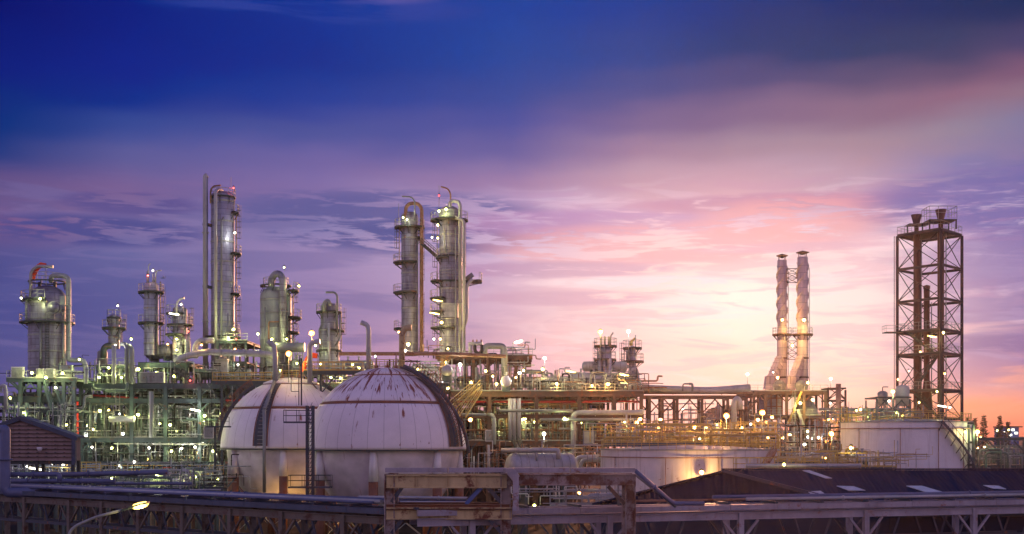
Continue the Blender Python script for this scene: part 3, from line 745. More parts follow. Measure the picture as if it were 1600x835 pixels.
# the pair
t, c, r, zt, zb = tower(640, 12.8, 331, 556, 204, 'left one of the tall twin columns, with blue ring deck', 'stained cladding', dome=.5,
      plats=[(356,11,*FULL),(411,13,110,300),(458,13,110,300),(514,12,130,230),(372,6,-40,40)], bands=8, ladders=[(0,360,460),(0,465,550),(180,360,410)])
tpipe(t, [W(634,345,203), W(634,324,203), W(640,318,203), W(653,318,203), W(659,326,203), W(659,552,203)], .3, 'rusty pipe', 'overhead_pipe', bend=1.0, seg=10)
tpipe(t, [W(648,345,202), W(648,314,202), W(643,308,202), W(628,307,202)], .12, 'grey pipe', 'vent_pipe', bend=.6)
tpipe(t, [W(653,375,203), W(653,552,203)], .08, 'grey pipe')
g = G('grey steel'); g.bar(W(623,350,204), W(623,318,204), .07); g.build('lightning_rod', t)
t, c, r, zt, zb = tower(702, 15.5, 322, 556, 200, 'right one of the tall twin columns, taller and yellow lit', 'stained cladding', dome=.6,
      plats=[(345,14,-180,180),(401,3,-180,0),(404,6,150,270),(440,3,-180,-30),(440,14,160,230),(467,15,160,250),(488,15,160,250),(513,14,150,290),(440,36,-22,12)], bands=8,
      ladders=[(180,350,400),(180,405,440),(180,443,465),(180,470,487),(180,490,552),(0,350,440)])
tpipe(t, [W(703,325,199), W(703,316,199), W(709,314,199), W(717,316,198), W(719,322,198), W(719,552,198)], .3, 'pale pipe', 'overhead_pipe', bend=.8, seg=10)
tpipe(t, [W(711,340,197.5), W(725,344,197.5), W(725,552,197.5)], .26, 'pale pipe', seg=10)
tpipe(t, [W(738,436,198), W(729,446,198), W(729,500,198), W(722,516,198)], .3, 'pale pipe', 'reboiler_pipe', bend=.8, seg=10)
tpipe(t, [W(704,312,199), W(704,303,199), W(700,295,199), W(689,292,199)], .13, 'rusty pipe', 'vent_pipe', bend=.5)
tpipe(t, [W(712,356,197.4), W(712,552,197.4)], .1, 'grey pipe'); tpipe(t, [W(697,395,198), W(694,380,198), W(694,356,198)], .1, 'grey pipe')
g = G('grey steel'); g.bar(W(686,340,200), W(686,290,200), .07); g.build('lightning_rod', t)
g = G('stained cladding'); g.box(W(703,485,198).x, 198.2, W(0,485,198).z, 2.6, .5, 2.3); g.build('wind_panel', t)
g = G('grey pipe'); q = W(733,432,199); g.tube([q-Vector((.5,0,.5)), q+Vector((.6,0,.3))], .4, 10); g.build('pump_casing', t)
stair_thing(W(683,402,201), W(660,382,203), .7, 'short slanting catwalk linking the tall twin columns', 'dark steel', 'catwalk')
# the two hazy small towers
t, c, r, zt, zb = tower(946, 9, 541, 612, 205, 'left hazy little tower with open-framed top', 'cladding', plats=[(541,9,*FULL),(562,8,-180,180)], bands=3, ladders=[(180,541,600)])
for dx in (-7,-1,5): tpipe(t, [W(946+dx,541,204), W(946+dx,526,204)], .16, 'grey pipe', 'vent_pipe')
tpipe(t, [W(954,541,204), W(954,526,204), W(958,520,204)], .12, 'grey pipe', 'vent_pipe'); tpipe(t, [W(937,600,204), W(937,550,204)], .35, 'stained cladding')
tpipe(t, [W(953,600,203.5), W(953,560,203.5)], .3, 'cladding')
t, c, r, zt, zb = tower(988, 9.5, 541, 612, 207, 'right hazy little tower with waisted body and ring decks', 'cladding', cone=(590,578,6), plats=[(544,9,*FULL),(565,12,*FULL)], bands=2, ladders=[(180,544,600)])
tpipe(t, [W(993,545,206), W(993,524,206)], .09, 'grey pipe', 'vent_pipe'); tpipe(t, [W(980,566,206), W(980,548,206)], .2, 'grey pipe')
tpipe(t, [W(984,596,205.6), W(984,580,205.6), W(992,574,205.6), W(996,585,205.6), W(996,612,205.6)], .35, 'stained cladding', bend=1)
g = G('yellow paint'); q = W(986,534,207); g.tube([q-Vector((0,0,.7)), q], .3, 8); g.tube([q, q+Vector((.8,0,.6))], .2, 8); g.build('nozzle', t)

# ================================================================== STORAGE SPHERES
def sphere_mat(name, base, rk):
    m = mat(name, base, 0.45, var=0.10, scale=0.25, streak=0.0, bump=0.05); nt = m.node_tree; nd = nt.nodes; L = nt.links
    b = nd['Principled BSDF']; src = b.inputs['Base Color'].links[0].from_socket
    tco = nd.new('ShaderNodeTexCoord'); s = nd.new('ShaderNodeSeparateXYZ'); L.new(tco.outputs['Object'], s.inputs[0])
    def mm(op, a, bb=None, cl=False):
        n = nd.new('ShaderNodeMath'); n.operation = op; n.use_clamp = cl
        for i, v in enumerate((a, bb)):
            if v is None: continue
            if isinstance(v, (int, float)): n.inputs[i].default_value = v
            else: L.new(v, n.inputs[i])
        return n.outputs[0]
    ang = mm('ARCTAN2', s.outputs[0], s.outputs[1])
    cvv = nd.new('ShaderNodeCombineXYZ'); L.new(mm('MULTIPLY', ang, 9), cvv.inputs[0]); L.new(mm('MULTIPLY', s.outputs[2], .28), cvv.inputs[1])
    n = nd.new('ShaderNodeTexNoise'); n.inputs['Scale'].default_value = 1; n.inputs['Detail'].default_value = 5; L.new(cvv.outputs[0], n.inputs['Vector'])
    cv2 = nd.new('ShaderNodeCombineXYZ'); L.new(mm('MULTIPLY', ang, 30), cv2.inputs[0]); L.new(mm('MULTIPLY', s.outputs[2], .9), cv2.inputs[1])
    n2 = nd.new('ShaderNodeTexNoise'); n2.inputs['Scale'].default_value = 1; n2.inputs['Detail'].default_value = 4; L.new(cv2.outputs[0], n2.inputs['Vector'])
    def mr(v, a, bb, lo=0., hi=1.):
        x = nd.new('ShaderNodeMapRange'); L.new(v, x.inputs[0]); x.inputs[1].default_value = a; x.inputs[2].default_value = bb; x.inputs[3].default_value = lo; x.inputs[4].default_value = hi; return x.outputs[0]
    def mx(f, a, col):
        x = nd.new('ShaderNodeMix'); x.data_type = 'RGBA'; L.new(f, x.inputs[0]); L.new(a, x.inputs[6]); x.inputs[7].default_value = (*col, 1); return x.outputs[2]
    # object z measured from the foot of the sphere's Empty: equator at 13 m
    hi = mr(s.outputs[2], 17.0, 22.0)
    thr = mm('SUBTRACT', .66, mm('MULTIPLY', hi, .15*rk))
    f = mm('MULTIPLY', mm('SUBTRACT', n.outputs[0], thr), 22, True)
    f2 = mm('MULTIPLY', mm('MULTIPLY', mm('SUBTRACT', n2.outputs[0], mm('SUBTRACT', .68, mm('MULTIPLY', hi, .10*rk))), 20, True), mr(s.outputs[2], 13.0, 13.2))
    out = mx(mm('MULTIPLY', mm('MAXIMUM', f, f2), mr(s.outputs[2], 12.9, 13.3, .35, 1.)), src, (0.23,0.055,0.03))
    # thin plate seams
    seam = mm('FRACT', mm('ADD', mm('MULTIPLY', ang, 16/PI), .37)); sm_ = mm('MULTIPLY', mm('LESS_THAN', seam, .035), mr(s.outputs[2], 13.05, 13.1))
    out = mx(mm('MULTIPLY', sm_, .42), out, (0.10,0.07,0.08))
    # the bare lower shell is greyer and stained
    low = mr(s.outputs[2], 13.0, 12.95)
    n3 = nd.new('ShaderNodeTexNoise'); n3.inputs['Scale'].default_value = .35; n3.inputs['Detail'].default_value = 8; L.new(tco.outputs['Object'], n3.inputs['Vector'])
    out = mx(mm('MULTIPLY', low, mr(n3.outputs[0], .35, .72, .1, .75)), out, (0.26,0.24,0.22))
    L.new(out, b.inputs['Base Color']); return m
sphere_mat('sphere paint', (0.78,0.70,0.72), 1.0)
sphere_mat('clean sphere paint', (0.74,0.69,0.73), 0.25)
def sphere_tank(px, Y, label, m, name='storage_sphere', off=-4):
    Rr = 10.0; cz = 13.0; c = W(px, HY, Y); cx, cy = c.x, c.y
    t = thing(name, label, 'storage tank', (cx, cy, 0))
    def arc(r, a0, a1, n): return [(r*math.cos(R(a0+(a1-a0)*i/n)), cz+r*math.sin(R(a0+(a1-a0)*i/n))) for i in range(n+1)]
    seg = 96
    g = G(m); p = arc(Rr-.85, -89.9, 2, 24); g.lathe(p, (cx,cy,0), seg); g.build('lower_shell', t)
    g = G(m); p = [(Rr-.95, cz+.02),(Rr+.06, cz+.02)]+arc(Rr+.06, 2, 33.5, 10)+[(8.1, cz+5.55)]; g.lathe(p, (cx,cy,0), seg); g.build('upper_shell', t)
    g = G(m); p = [(8.05, cz+5.9)]+arc(Rr+.06, 36.5, 66, 10); g.lathe(p, (cx,cy,0), seg); g.build('dome_panels', t)
    g = G(m); p = [(3.9, cz+9.15)]+arc(Rr+.30, 67, 88, 6)+[(.001, cz+10.32)]; g.lathe(p, (cx,cy,0), seg); g.build('crown_cap', t)
    g = G('rusty beam'); g.lathe([(8.0,cz+5.55),(8.3,cz+5.6),(8.3,cz+5.72),(8.0,cz+5.9)], (cx,cy,0), seg, smooth=False); g.lathe([(3.9,cz+9.1),(4.15,cz+9.13),(4.1,cz+9.3)], (cx,cy,0), seg, smooth=False); g.build('ring_girder', t)
    g = G('dark steel'); g.lathe([(Rr-.9,cz-.16),(Rr+.05,cz-.16),(Rr+.05,cz+.0),(Rr-.9,cz+.0)], (cx,cy,0), seg, smooth=False); g.build('skirt_ring', t)
    for k in range(7):
        a = R(-90+off+k*360/7); x, y = cx+(Rr-.8)*math.cos(a), cy+(Rr-.8)*math.sin(a)
        g = G('white paint'); g.tube([(x,y,cz-.2),(x,y,9.2)], [.42,.60], 16); g.use('rusty beam'); g.tube([(x,y,9.2),(x,y,0)], .58, 16); g.build('leg', t)
    g = G('grey steel')
    for k in range(7):
        a0 = R(-90+off+k*360/7); a1 = R(-90+off+(k+1)*360/7); r0 = Rr-.8
        p, q = Vector((cx+r0*math.cos(a0), cy+r0*math.sin(a0), 0)), Vector((cx+r0*math.cos(a1), cy+r0*math.sin(a1), 0)); z = Vector((0,0,1))
        g.bar(p+z*1, q+z*7.4, .09); g.bar(p+z*7.4, q+z*1, .09)
    g.build('tie_rod', t)
    g = G('yellow paint'); arc_rail(g, (cx,cy,cz+10.1), 2.2, -180, 180, 1.1); g.build('crown_railing', t)
    g = G('rusty pipe')
    for dx, h_ in ((-1.3,1.9),(.1,1.2),(1.2,2.2)): g.tube([(cx+dx,cy,cz+10),(cx+dx,cy,cz+10+h_)], [.16,.05], 8); g.tube([(cx+dx,cy,cz+10.2),(cx+dx,cy,cz+10.6)], .28, 8)
    g.build('relief_valve', t)
    return t, cx, cy, cz
def arc_stair(t, cx, cy, cz, ang, a0, a1, w=.9, Rs=10.55):
    """stair hugging a meridian plane of a sphere"""
    u = Vector((math.cos(R(ang)), math.sin(R(ang)), 0)); s_ = Vector((-u.y, u.x, 0)); n = 30
    P = [Vector((cx,cy,cz))+u*Rs*math.cos(R(a0+(a1-a0)*i/n))+Vector((0,0,Rs*math.sin(R(a0+(a1-a0)*i/n)))) for i in range(n+1)]
    g = G('dark beam')
    for i in range(n):
        for sg in (-1, 1): g.bar(P[i]+s_*sg*w/2, P[i+1]+s_*sg*w/2, .1, .28)
        g.bar((P[i]+P[i+1])/2-s_*w/2, (P[i]+P[i+1])/2+s_*w/2, .25, .05)
    st_ = g.build('meridian_stair', t)
    for sg in (-1, 1):
        g = G('rusty beam'); o = lambda q: q+s_*sg*w/2+(q-Vector((cx,cy,cz))).normalized()*.6+Vector((0,0,.5))
        for i in range(n): g.bar(P[i]+s_*sg*w/2, o(P[i]), .05); g.bar(o(P[i]), o(P[i+1]), .06)
        g.build('handrail', st_)
tR, cx, cy, cz = sphere_tank(604, 156, 'white storage sphere with rust-streaked crown, nearest of the pair', 'sphere paint')
arc_stair(tR, cx, cy, cz, -28, 2, 76, 1.5); 
g = G('dark beam')
P = []
for i in range(25):
    f = i/24; a = -2+f*74; ph = -16-f*28; rr = 10.9
    P.append((cx+rr*math.cos(R(a))*math.cos(R(ph)), cy+rr*math.cos(R(a))*math.sin(R(ph)), cz+rr*math.sin(R(a))))
g.tube(P, .22, 8); g.build('deluge_pipe', tR)
g = G('dark beam'); g.lathe([(10.14*math.cos(R(a)), cz+10.1*math.sin(R(a))) for a in range(2, 64, 4)], (cx,cy,0), 3, 'z', -35, -23); g.build('ladder_channel', tR)
for aa in (-35.3,-22.7):
    g = G('rusty beam'); g.lathe([(10.22*math.cos(R(a)), cz+10.2*math.sin(R(a))) for a in range(2, 64, 4)], (cx,cy,0), 1, 'z', aa-.7, aa+.7); g.build('channel_edge', tR)
tL, lx, ly, lz = sphere_tank(455, 180, 'cleaner white storage sphere with ladder gap, behind the rusty one', 'clean sphere paint', off=3.4)
g = G('dark beam')    # dark recess strip with ladder over the front
P = [(10.09*math.cos(R(a)), lz+10.09*math.sin(R(a))) for a in range(2, 67, 4)]
g.lathe([(p[0]+.05, p[1]+.02) for p in P], (lx,ly,0), 3, 'z', -110, -99); g.build('ladder_channel', tL)
for aa in (-110.3,-98.7):
    g = G('rusty beam'); g.lathe([(10.22*math.cos(R(a)), lz+10.2*math.sin(R(a))) for a in range(2, 64, 4)], (lx,ly,0), 1, 'z', aa-.5, aa+.5); g.build('channel_edge', tL)
for a in range(4, 66, 3): g = G('grey steel'); u = Vector((math.cos(R(-104.5)), math.sin(R(-104.5)), 0)); g.bar(Vector((lx,ly,lz))+u*10.25*math.cos(R(a))+Vector((0,0,10.25*math.sin(R(a))))-Vector((-u.y,u.x,0))*.4, Vector((lx,ly,lz))+u*10.25*math.cos(R(a))+Vector((0,0,10.25*math.sin(R(a))))+Vector((-u.y,u.x,0))*.4, .07); g.build('ladder_rung', tL)
arc_stair(tL, lx, ly, lz, -178, 6, 60, .8, 10.5); arc_stair(tL, lx, ly, lz, -12, 20, 66, .8, 10.6)
g = G('grey pipe'); g.tube([W(413,640,169), W(413,770,169)], .24, 8); g.tube([W(413,640,169), W(428,598,176), W(438,585,179)], .26, 8); g.build('downcomer_pipe', tL)

# ladder tower before the rusty sphere
YT = 143
t = thing('ladder_tower', 'blue-green ladder tower with two cantilever landings before the spheres', 'ladder tower', tuple(W(484,HY,YT)-Vector((0,0,14))))
for px in (479, 488):
    for y in (YT, YT+1):
        g = G('blue paint' if 0 else 'dark beam'); a = W(px,634,YT); g.box(a.x, y, (a.z+0)/2, .2, .2, a.z); g.build('post', t)
g = G('dark steel'); a = W(483.5,HY,YT)
zz = 2
while zz < W(0,634,YT).z-1: 
    g.bar((a.x-.3,YT,zz),(a.x+.3,YT,zz+.0),.07); g.bar((a.x-.33,YT,zz),(a.x+.33,YT,zz+1.5),.05); zz += .5
g.build('ladder', t)
for (xa, xb, py) in ((443,484,660),(450,516,762),(352,372,0)):
    if not py: continue
    p, q = W(xa,py,YT), W(xb,py,YT)
    g = G('dark beam'); g.box((p.x+q.x)/2, YT+.8, p.z, q.x-p.x, 1.8, .18); pl = g.build('landing', t)
    g = G('dark steel'); rail(g, (p.x,YT-.05,p.z+.1), (q.x,YT-.05,p.z+.1), 1.3); rail(g, (p.x,YT+1.6,p.z+.1), (q.x,YT+1.6,p.z+.1), 1.3); rail(g, (p.x,YT-.05,p.z+.1), (p.x,YT+1.6,p.z+.1), 1.3); g.build('railing', pl)
g = G('dark beam'); g.bar(W(471,634,YT), W(471,560,YT), .16); g.bar(W(467,590,YT), W(467,634,YT), .1); g.bar(W(455,612,YT), W(467,612,YT), .07); g.bar(W(455,590,YT), W(455,612,YT), .07); g.build('mast', t)
# small dark landing left of the left sphere
YT2 = 168
t = thing('ladder_tower', 'slim post ladder with small dark landing left of the spheres', 'ladder tower', tuple(W(336,HY,YT2)-Vector((0,0,14))))
g = G('dark steel'); p = W(336,667,YT2); g.box(p.x, YT2, p.z/2, .28, .28, p.z); g.build('post', t)
g = G('dark beam'); a, b = W(321,667,YT2), W(358,665,YT2); g.box((a.x+b.x)/2, YT2+.5, a.z, b.x-a.x, 1.4, .2); pl = g.build('landing', t)
g = G('dark steel'); 
for dx in (330,345): g.bar(W(dx,667,YT2), W(dx,560+20,YT2), .07)
rail(g, (a.x,YT2,a.z+.1), (b.x,YT2,a.z+.1), 1.2); g.build('railing', pl)

# yellow-railed catwalks level with the sphere tops
def catwalk(x0, x1, py, Y, label, m='yellow paint', d=1.6, legs=()):
    a, b = W(x0,py,Y), W(x1,py,Y); t = thing('catwalk', label, 'catwalk', ((a.x+b.x)/2, Y, 0))
    g = G('green steel'); g.box((a.x+b.x)/2, Y+d/2, a.z, b.x-a.x, d, .12); g.ibeam((a.x,Y,a.z-.25),(b.x,Y,a.z-.25),.2,.4); g.ibeam((a.x,Y+d,a.z-.25),(b.x,Y+d,a.z-.25),.2,.4); g.build('deck', t)
    for yy in (Y, Y+d): g = G(m); rail(g, (a.x,yy,a.z+.08),(b.x,yy,a.z+.08),1.25, r=.04, toe=True); g.build('railing', t)
    for px in legs:
        g = G('green steel'); x = W(px,HY,Y).x; g.box(x, Y+d/2, (a.z-.4)/2, .3, .3, a.z-.4); g.bar((x,Y+d/2,a.z-3.2),(x+2.3,Y+d/2,a.z-.4),.16); g.bar((x,Y+d/2,a.z-3.2),(x-2.3,Y+d/2,a.z-.4),.16); g.build('support', t)
    return t
catwalk(332, 424, 596, 183, 'yellow-railed catwalk above the left sphere crown', legs=(345,392,))
catwalk(474, 566, 580, 176, 'yellow-railed catwalk between the sphere crowns', legs=(500,))
catwalk(592, 640, 574, 160, 'short yellow-railed landing on the rusty sphere crown') if 0 else None
stair_thing(W(722,652,172), W(748,612,190), 1.0, 'steep yellow stair rising from rusty sphere to top deck', 'yellow paint')
catwalk(702, 728, 688, 162, 'small yellow caged landing on the rusty sphere flank', legs=(716,))
stair_thing(W(700,720,160), W(724,690,161), .9, 'dark stair below the yellow caged landing', 'dark steel')

# ================================================================== FLAT-TOPPED TANKS
def tank(px, hw, ytop, Y, label, m, seg=72):
    """Y is the distance to the tank's centre"""
    k = Y/F; r = hw*k; c = W(px, ytop, Y); zt = c.z
    t = thing('storage_tank', label, 'storage tank', (c.x, c.y, 0))
    g = G(m); g.lathe([(r,0),(r,zt)], (c.x,c.y,0), seg); g.build('shell', t)
    g = G('grey steel'); g.lathe([(r,zt-.02),(r*.5,zt+.35),(.001,zt+.5)], (c.x,c.y,0), seg); g.build('roof', t)
    g = G('grey steel'); g.lathe([(r,zt-.12),(r+.12,zt-.12),(r+.12,zt+.04),(r,zt+.04)], (c.x,c.y,0), seg, smooth=False); g.build('top_angle', t)
    g = G('rusty pipe'); zr = zt-.95; n = 60
    g.tube([(c.x+(r+.22)*math.cos(R(-190+i*200/n)), c.y+(r+.22)*math.sin(R(-190+i*200/n)), zr) for i in range(n+1)], .07, 6); g.build('spray_ring', t)
    g = G('rusty pipe')
    for a in (-150,-112,-80,-52,-20):
        x, y = c.x+(r+.22)*math.cos(R(a)), c.y+(r+.22)*math.sin(R(a)); g.tube([(x,y,zr),(x,y,1)], .05, 6)
        g.build('spray_riser', t); g = G('rusty pipe')
    g = G('yellow paint'); arc_rail(g, (c.x,c.y,zt+.04), r-.1, -180, 180, 1.15, .03); g.build('railing', t)
    return t, c, r, zt
def tank_stair(t, c, r, zt, a0, a1, z0=0, m='dark steel'):
    """spiral stair up the shell from angle a0 (foot) to a1 (top)"""
    n = max(10, int(zt/.28)); z = Vector((0,0,1))
    def pt(f, rr): a = R(a0+(a1-a0)*f); return Vector((c.x+rr*math.cos(a), c.y+rr*math.sin(a), z0+(zt-z0)*f))
    g = G(m)
    for i in range(n): p, q = pt((i+.5)/n, r+.15), pt((i+.5)/n, r+1.05); g.bar(p, q, .28, .08)
    s_ = g.build('spiral_stair', t)
    g = G(m)
    for i in range(n): g.bar(pt(i/n, r+1.05), pt((i+1)/n, r+1.05), .1, .34); g.bar(pt(i/n, r+1.08)+z*1.05, pt((i+1)/n, r+1.08)+z*1.05, .06)
    for i in range(0, n+1, 4): g.bar(pt(i/n, r+1.08), pt(i/n, r+1.08)+z*1.05, .05)
    for i in range(2, n, 7): g.bar(pt(i/n, r)-z*1.2, pt(i/n, r+1.0)-z*.1, .09)
    g.build('handrail', s_)
tA, ca, ra, za = tank(1076, 137, 702, 158, 'squat pinkish storage tank with lamp on its wall', 'stained white paint')
tank_stair(tA, ca, ra, za, -75, -38, 6.5, 'rusty pipe')
tB, cb2, rb, zb2 = tank(1415, 98, 660, 178, 'tall lavender storage tank below the flare tower', 'white paint')
tank_stair(tB, cb2, rb, zb2, -28, -80, 8.2, 'dark beam')

# ================================================================== TWIN CHIMNEYS
YC = 235
def chimney(px, hw, ytop, label, Y):
    k = Y/F; c = W(px, ytop, Y); r = hw*k; zt = c.z; zb = W(0,613,Y).z
    t = thing('chimney', label, 'chimney', (c.x, c.y, zb))
    g = G('glow-tinted chimney paint'); zj = W(0,523,Y).z; g.lathe([(r*1.08,zb),(r*1.08,zj),(r,zj+.3),(r,zt),(r*.85,zt),(r*.85,zt-1)], (c.x,c.y,0), 24); g.build('shaft', t)
    for q in range(3):
        g = G('glow-tinted chimney paint'); P = []
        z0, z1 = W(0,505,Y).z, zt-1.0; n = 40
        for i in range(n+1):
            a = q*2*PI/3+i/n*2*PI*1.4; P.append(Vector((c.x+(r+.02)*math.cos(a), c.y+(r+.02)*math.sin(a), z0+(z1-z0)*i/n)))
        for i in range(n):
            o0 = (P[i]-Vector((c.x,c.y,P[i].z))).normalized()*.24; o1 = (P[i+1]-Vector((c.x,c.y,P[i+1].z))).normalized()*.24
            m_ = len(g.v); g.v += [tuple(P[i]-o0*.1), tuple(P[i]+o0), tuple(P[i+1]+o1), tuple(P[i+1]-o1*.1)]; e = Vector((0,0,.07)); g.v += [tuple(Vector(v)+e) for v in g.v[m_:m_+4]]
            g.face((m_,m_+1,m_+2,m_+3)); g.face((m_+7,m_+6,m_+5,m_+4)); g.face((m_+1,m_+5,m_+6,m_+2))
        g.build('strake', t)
    g = G('brown steel'); h = 8*k
    for a in (45,135,225,315): x, y = c.x+r*.9*math.cos(R(a)), c.y+r*.9*math.sin(R(a)); g.bar((x,y,zt-.2),(x,y,zt+h*.95),.1)
    g.lathe([(r*1.3,zt+h*.85),(r*1.3,zt+h*.9),(.001,zt+h*1.3)], (c.x,c.y,0), 16, smooth=False); g.lathe([(r*1.3,zt+h*.85),(.001,zt+h*.35)], (c.x,c.y,0), 16, smooth=False)
    g.build('rain_hood', t)
    platform(t, (c.x,c.y), zj, r+.05, r+8*k, -180, 180, 'brown steel')
    for yy in (470, 440): 
        g = G('brown steel'); z = W(0,yy,Y).z
    g = G('brown steel')
    for yy in (560, 590): z = W(0,yy,Y).z; g.lathe([(r*1.08,z-.15),(r*1.08+.1,z-.13),(r*1.08+.1,z+.13),(r*1.08,z+.15)], (c.x,c.y,0), 24, smooth=False); g.build('band', t); g = G('brown steel')
    g = G('brown steel'); ladder_geo(g, c.x+r+.3, c.y, zb, zt-2, .4, False, .03, 0); g.build('ladder', t)
    # flue duct sloping into the shaft
    p, q = W(px-10-(7 if px < 1240 else 5), 594, Y-2.4), W(px-2, 560, Y-.5)
    g = G('glow-tinted chimney paint'); g.bar(p, q, 1.35, 1.3); 
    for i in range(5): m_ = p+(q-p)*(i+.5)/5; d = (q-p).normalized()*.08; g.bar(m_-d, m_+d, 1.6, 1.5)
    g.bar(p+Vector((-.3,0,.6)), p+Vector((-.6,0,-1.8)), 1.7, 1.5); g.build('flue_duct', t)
    g = G('grey steel'); e = p+Vector((1.2,-1.4,-1.2)); g.lathe([(.001,-.5),(1.1,-.5),(1.1,.5),(.001,.5)], e, 18, 'y'); g.lathe([(.4,-.8),(.4,-.5)], e, 12, 'y'); g.build('fan_casing', t)
    return t, c
c1, cc1 = chimney(1222, 7.2, 407, 'left chimney of the twins, slightly shorter, with helical fins', YC)
c2, cc2 = chimney(1254, 8, 402, 'right chimney of the twins, slightly taller, with helical fins', YC-2)
t = thing('lattice_link', 'lattice steel truss bracing the twin chimneys together near the top', 'truss', tuple(W(1238,440,YC-1)))
def lattice(t, xa, xb, y0, y1, Y, m='brown steel'):
    for yy in (Y-.8, Y+.8):
        g = G(m); a, b, c_, d = W(xa,y0,yy), W(xb,y0,yy), W(xb,y1,yy), W(xa,y1,yy)
        for p, q in ((a,b),(b,c_),(c_,d),(d,a)): g.bar(p,q,.12)
        n = 3
        for i in range(n):
            l0, l1 = a+(d-a)*i/n, a+(d-a)*(i+1)/n; r0, r1 = b+(c_-b)*i/n, b+(c_-b)*(i+1)/n
            g.bar(l0, r0, .1); g.bar(l0, r1, .1); g.bar(r0, l1, .1)
        g.build('truss_frame', t)
lattice(t, 1229.5, 1246, 420, 442, YC-1)
t = thing('lattice_link', 'tall lattice steel truss between the twin chimneys above the ducts', 'truss', tuple(W(1238,560,YC-1)))
lattice(t, 1230, 1245.5, 533, 562, YC-1)
tc_ = frame('heater_structure', 'braced steel table carrying the twin chimneys and ducts', 1172, 1294, 228, 242, [(612,.6,'deck'),(650,.5,'deck')], [1178,1196,1229,1256,1290], m='brown steel', rails=(612,650), cw=.5)
g = G('yellow paint'); g.bar(W(1220,690,227.6), W(1252,612,227.6), .4); g.build('diagonal_brace', tc_)
g = G('grey steel'); g.bar(W(1246,640,227.5), W(1272,712,227.5), .5); g.build('diagonal_brace', tc_)
for (xa, xb, ya, yb, lab) in ((1244,1282,652,722,'bulky brown fired heater box below the twin chimneys'),(1196,1222,616,655,'grey heater box hung under the left chimney deck')):
    a, b = W(xa,ya,231), W(xb,yb,231); t = thing('heater', lab, 'heater', ((a.x+b.x)/2, 234, 0 if yb > 700 else b.z))
    g = G('stained cladding' if xa < 1200 else 'brown steel'); g.box((a.x+b.x)/2, 234, (a.z+b.z)/2, b.x-a.x, 6, a.z-b.z); g.build('casing', t)
    g = G('rusty beam')
    for i in range(4): x = a.x+(b.x-a.x)*i/3; g.box(x, 230.9, (a.z+b.z)/2, .22, .25, a.z-b.z)
    for i in range(3): g.box((a.x+b.x)/2, 230.85, b.z+(a.z-b.z)*(i+.5)/3, b.x-a.x, .22, .2)
    g.build('stiffener', t)
    if xa > 1200:
        g = G('grey steel'); g.lathe([(2.6,a.z),(1.4,a.z+3.0),(1.4,a.z+3.8)], ((a.x+b.x)/2,233,0), 20); g.build('hood', t)
        g = G('grey steel'); g.bar((a.x,230.5,b.z+.3),(b.x,230.5,a.z-.3),.2); g.bar((b.x,230.5,b.z+.3),(a.x,230.5,a.z-.3),.2); g.build('cross_brace', t)
v_ = tower(1262, 7, 618, 652, 232, 'bright lit round duct under the right chimney', 'stained cladding', bands=2, name='round_duct', cat='duct')
t = frame('pipe_tower', 'open braced scaffold tower between chimneys and lavender tank', 1292, 1322, 214, 218, [(606,.25,'beam'),(625,.25,'beam'),(643,.25,'beam'),(668,.25,'beam')], [1294,1321], m='brown steel', cw=.3, back=False)
for (a, b) in ((606,625),(625,643),(643,668)):
    for (u, v) in ((1294,1321),(1321,1294)): g = G('brown steel'); g.bar(W(u,a,213.8), W(v,b,213.8), .14); g.build('cross_brace', t)
pipe([W(1310,735,212), W(1310,600,212)], .45, 'rusty pipe', 'thick dark standpipe rising through the scaffold tower')

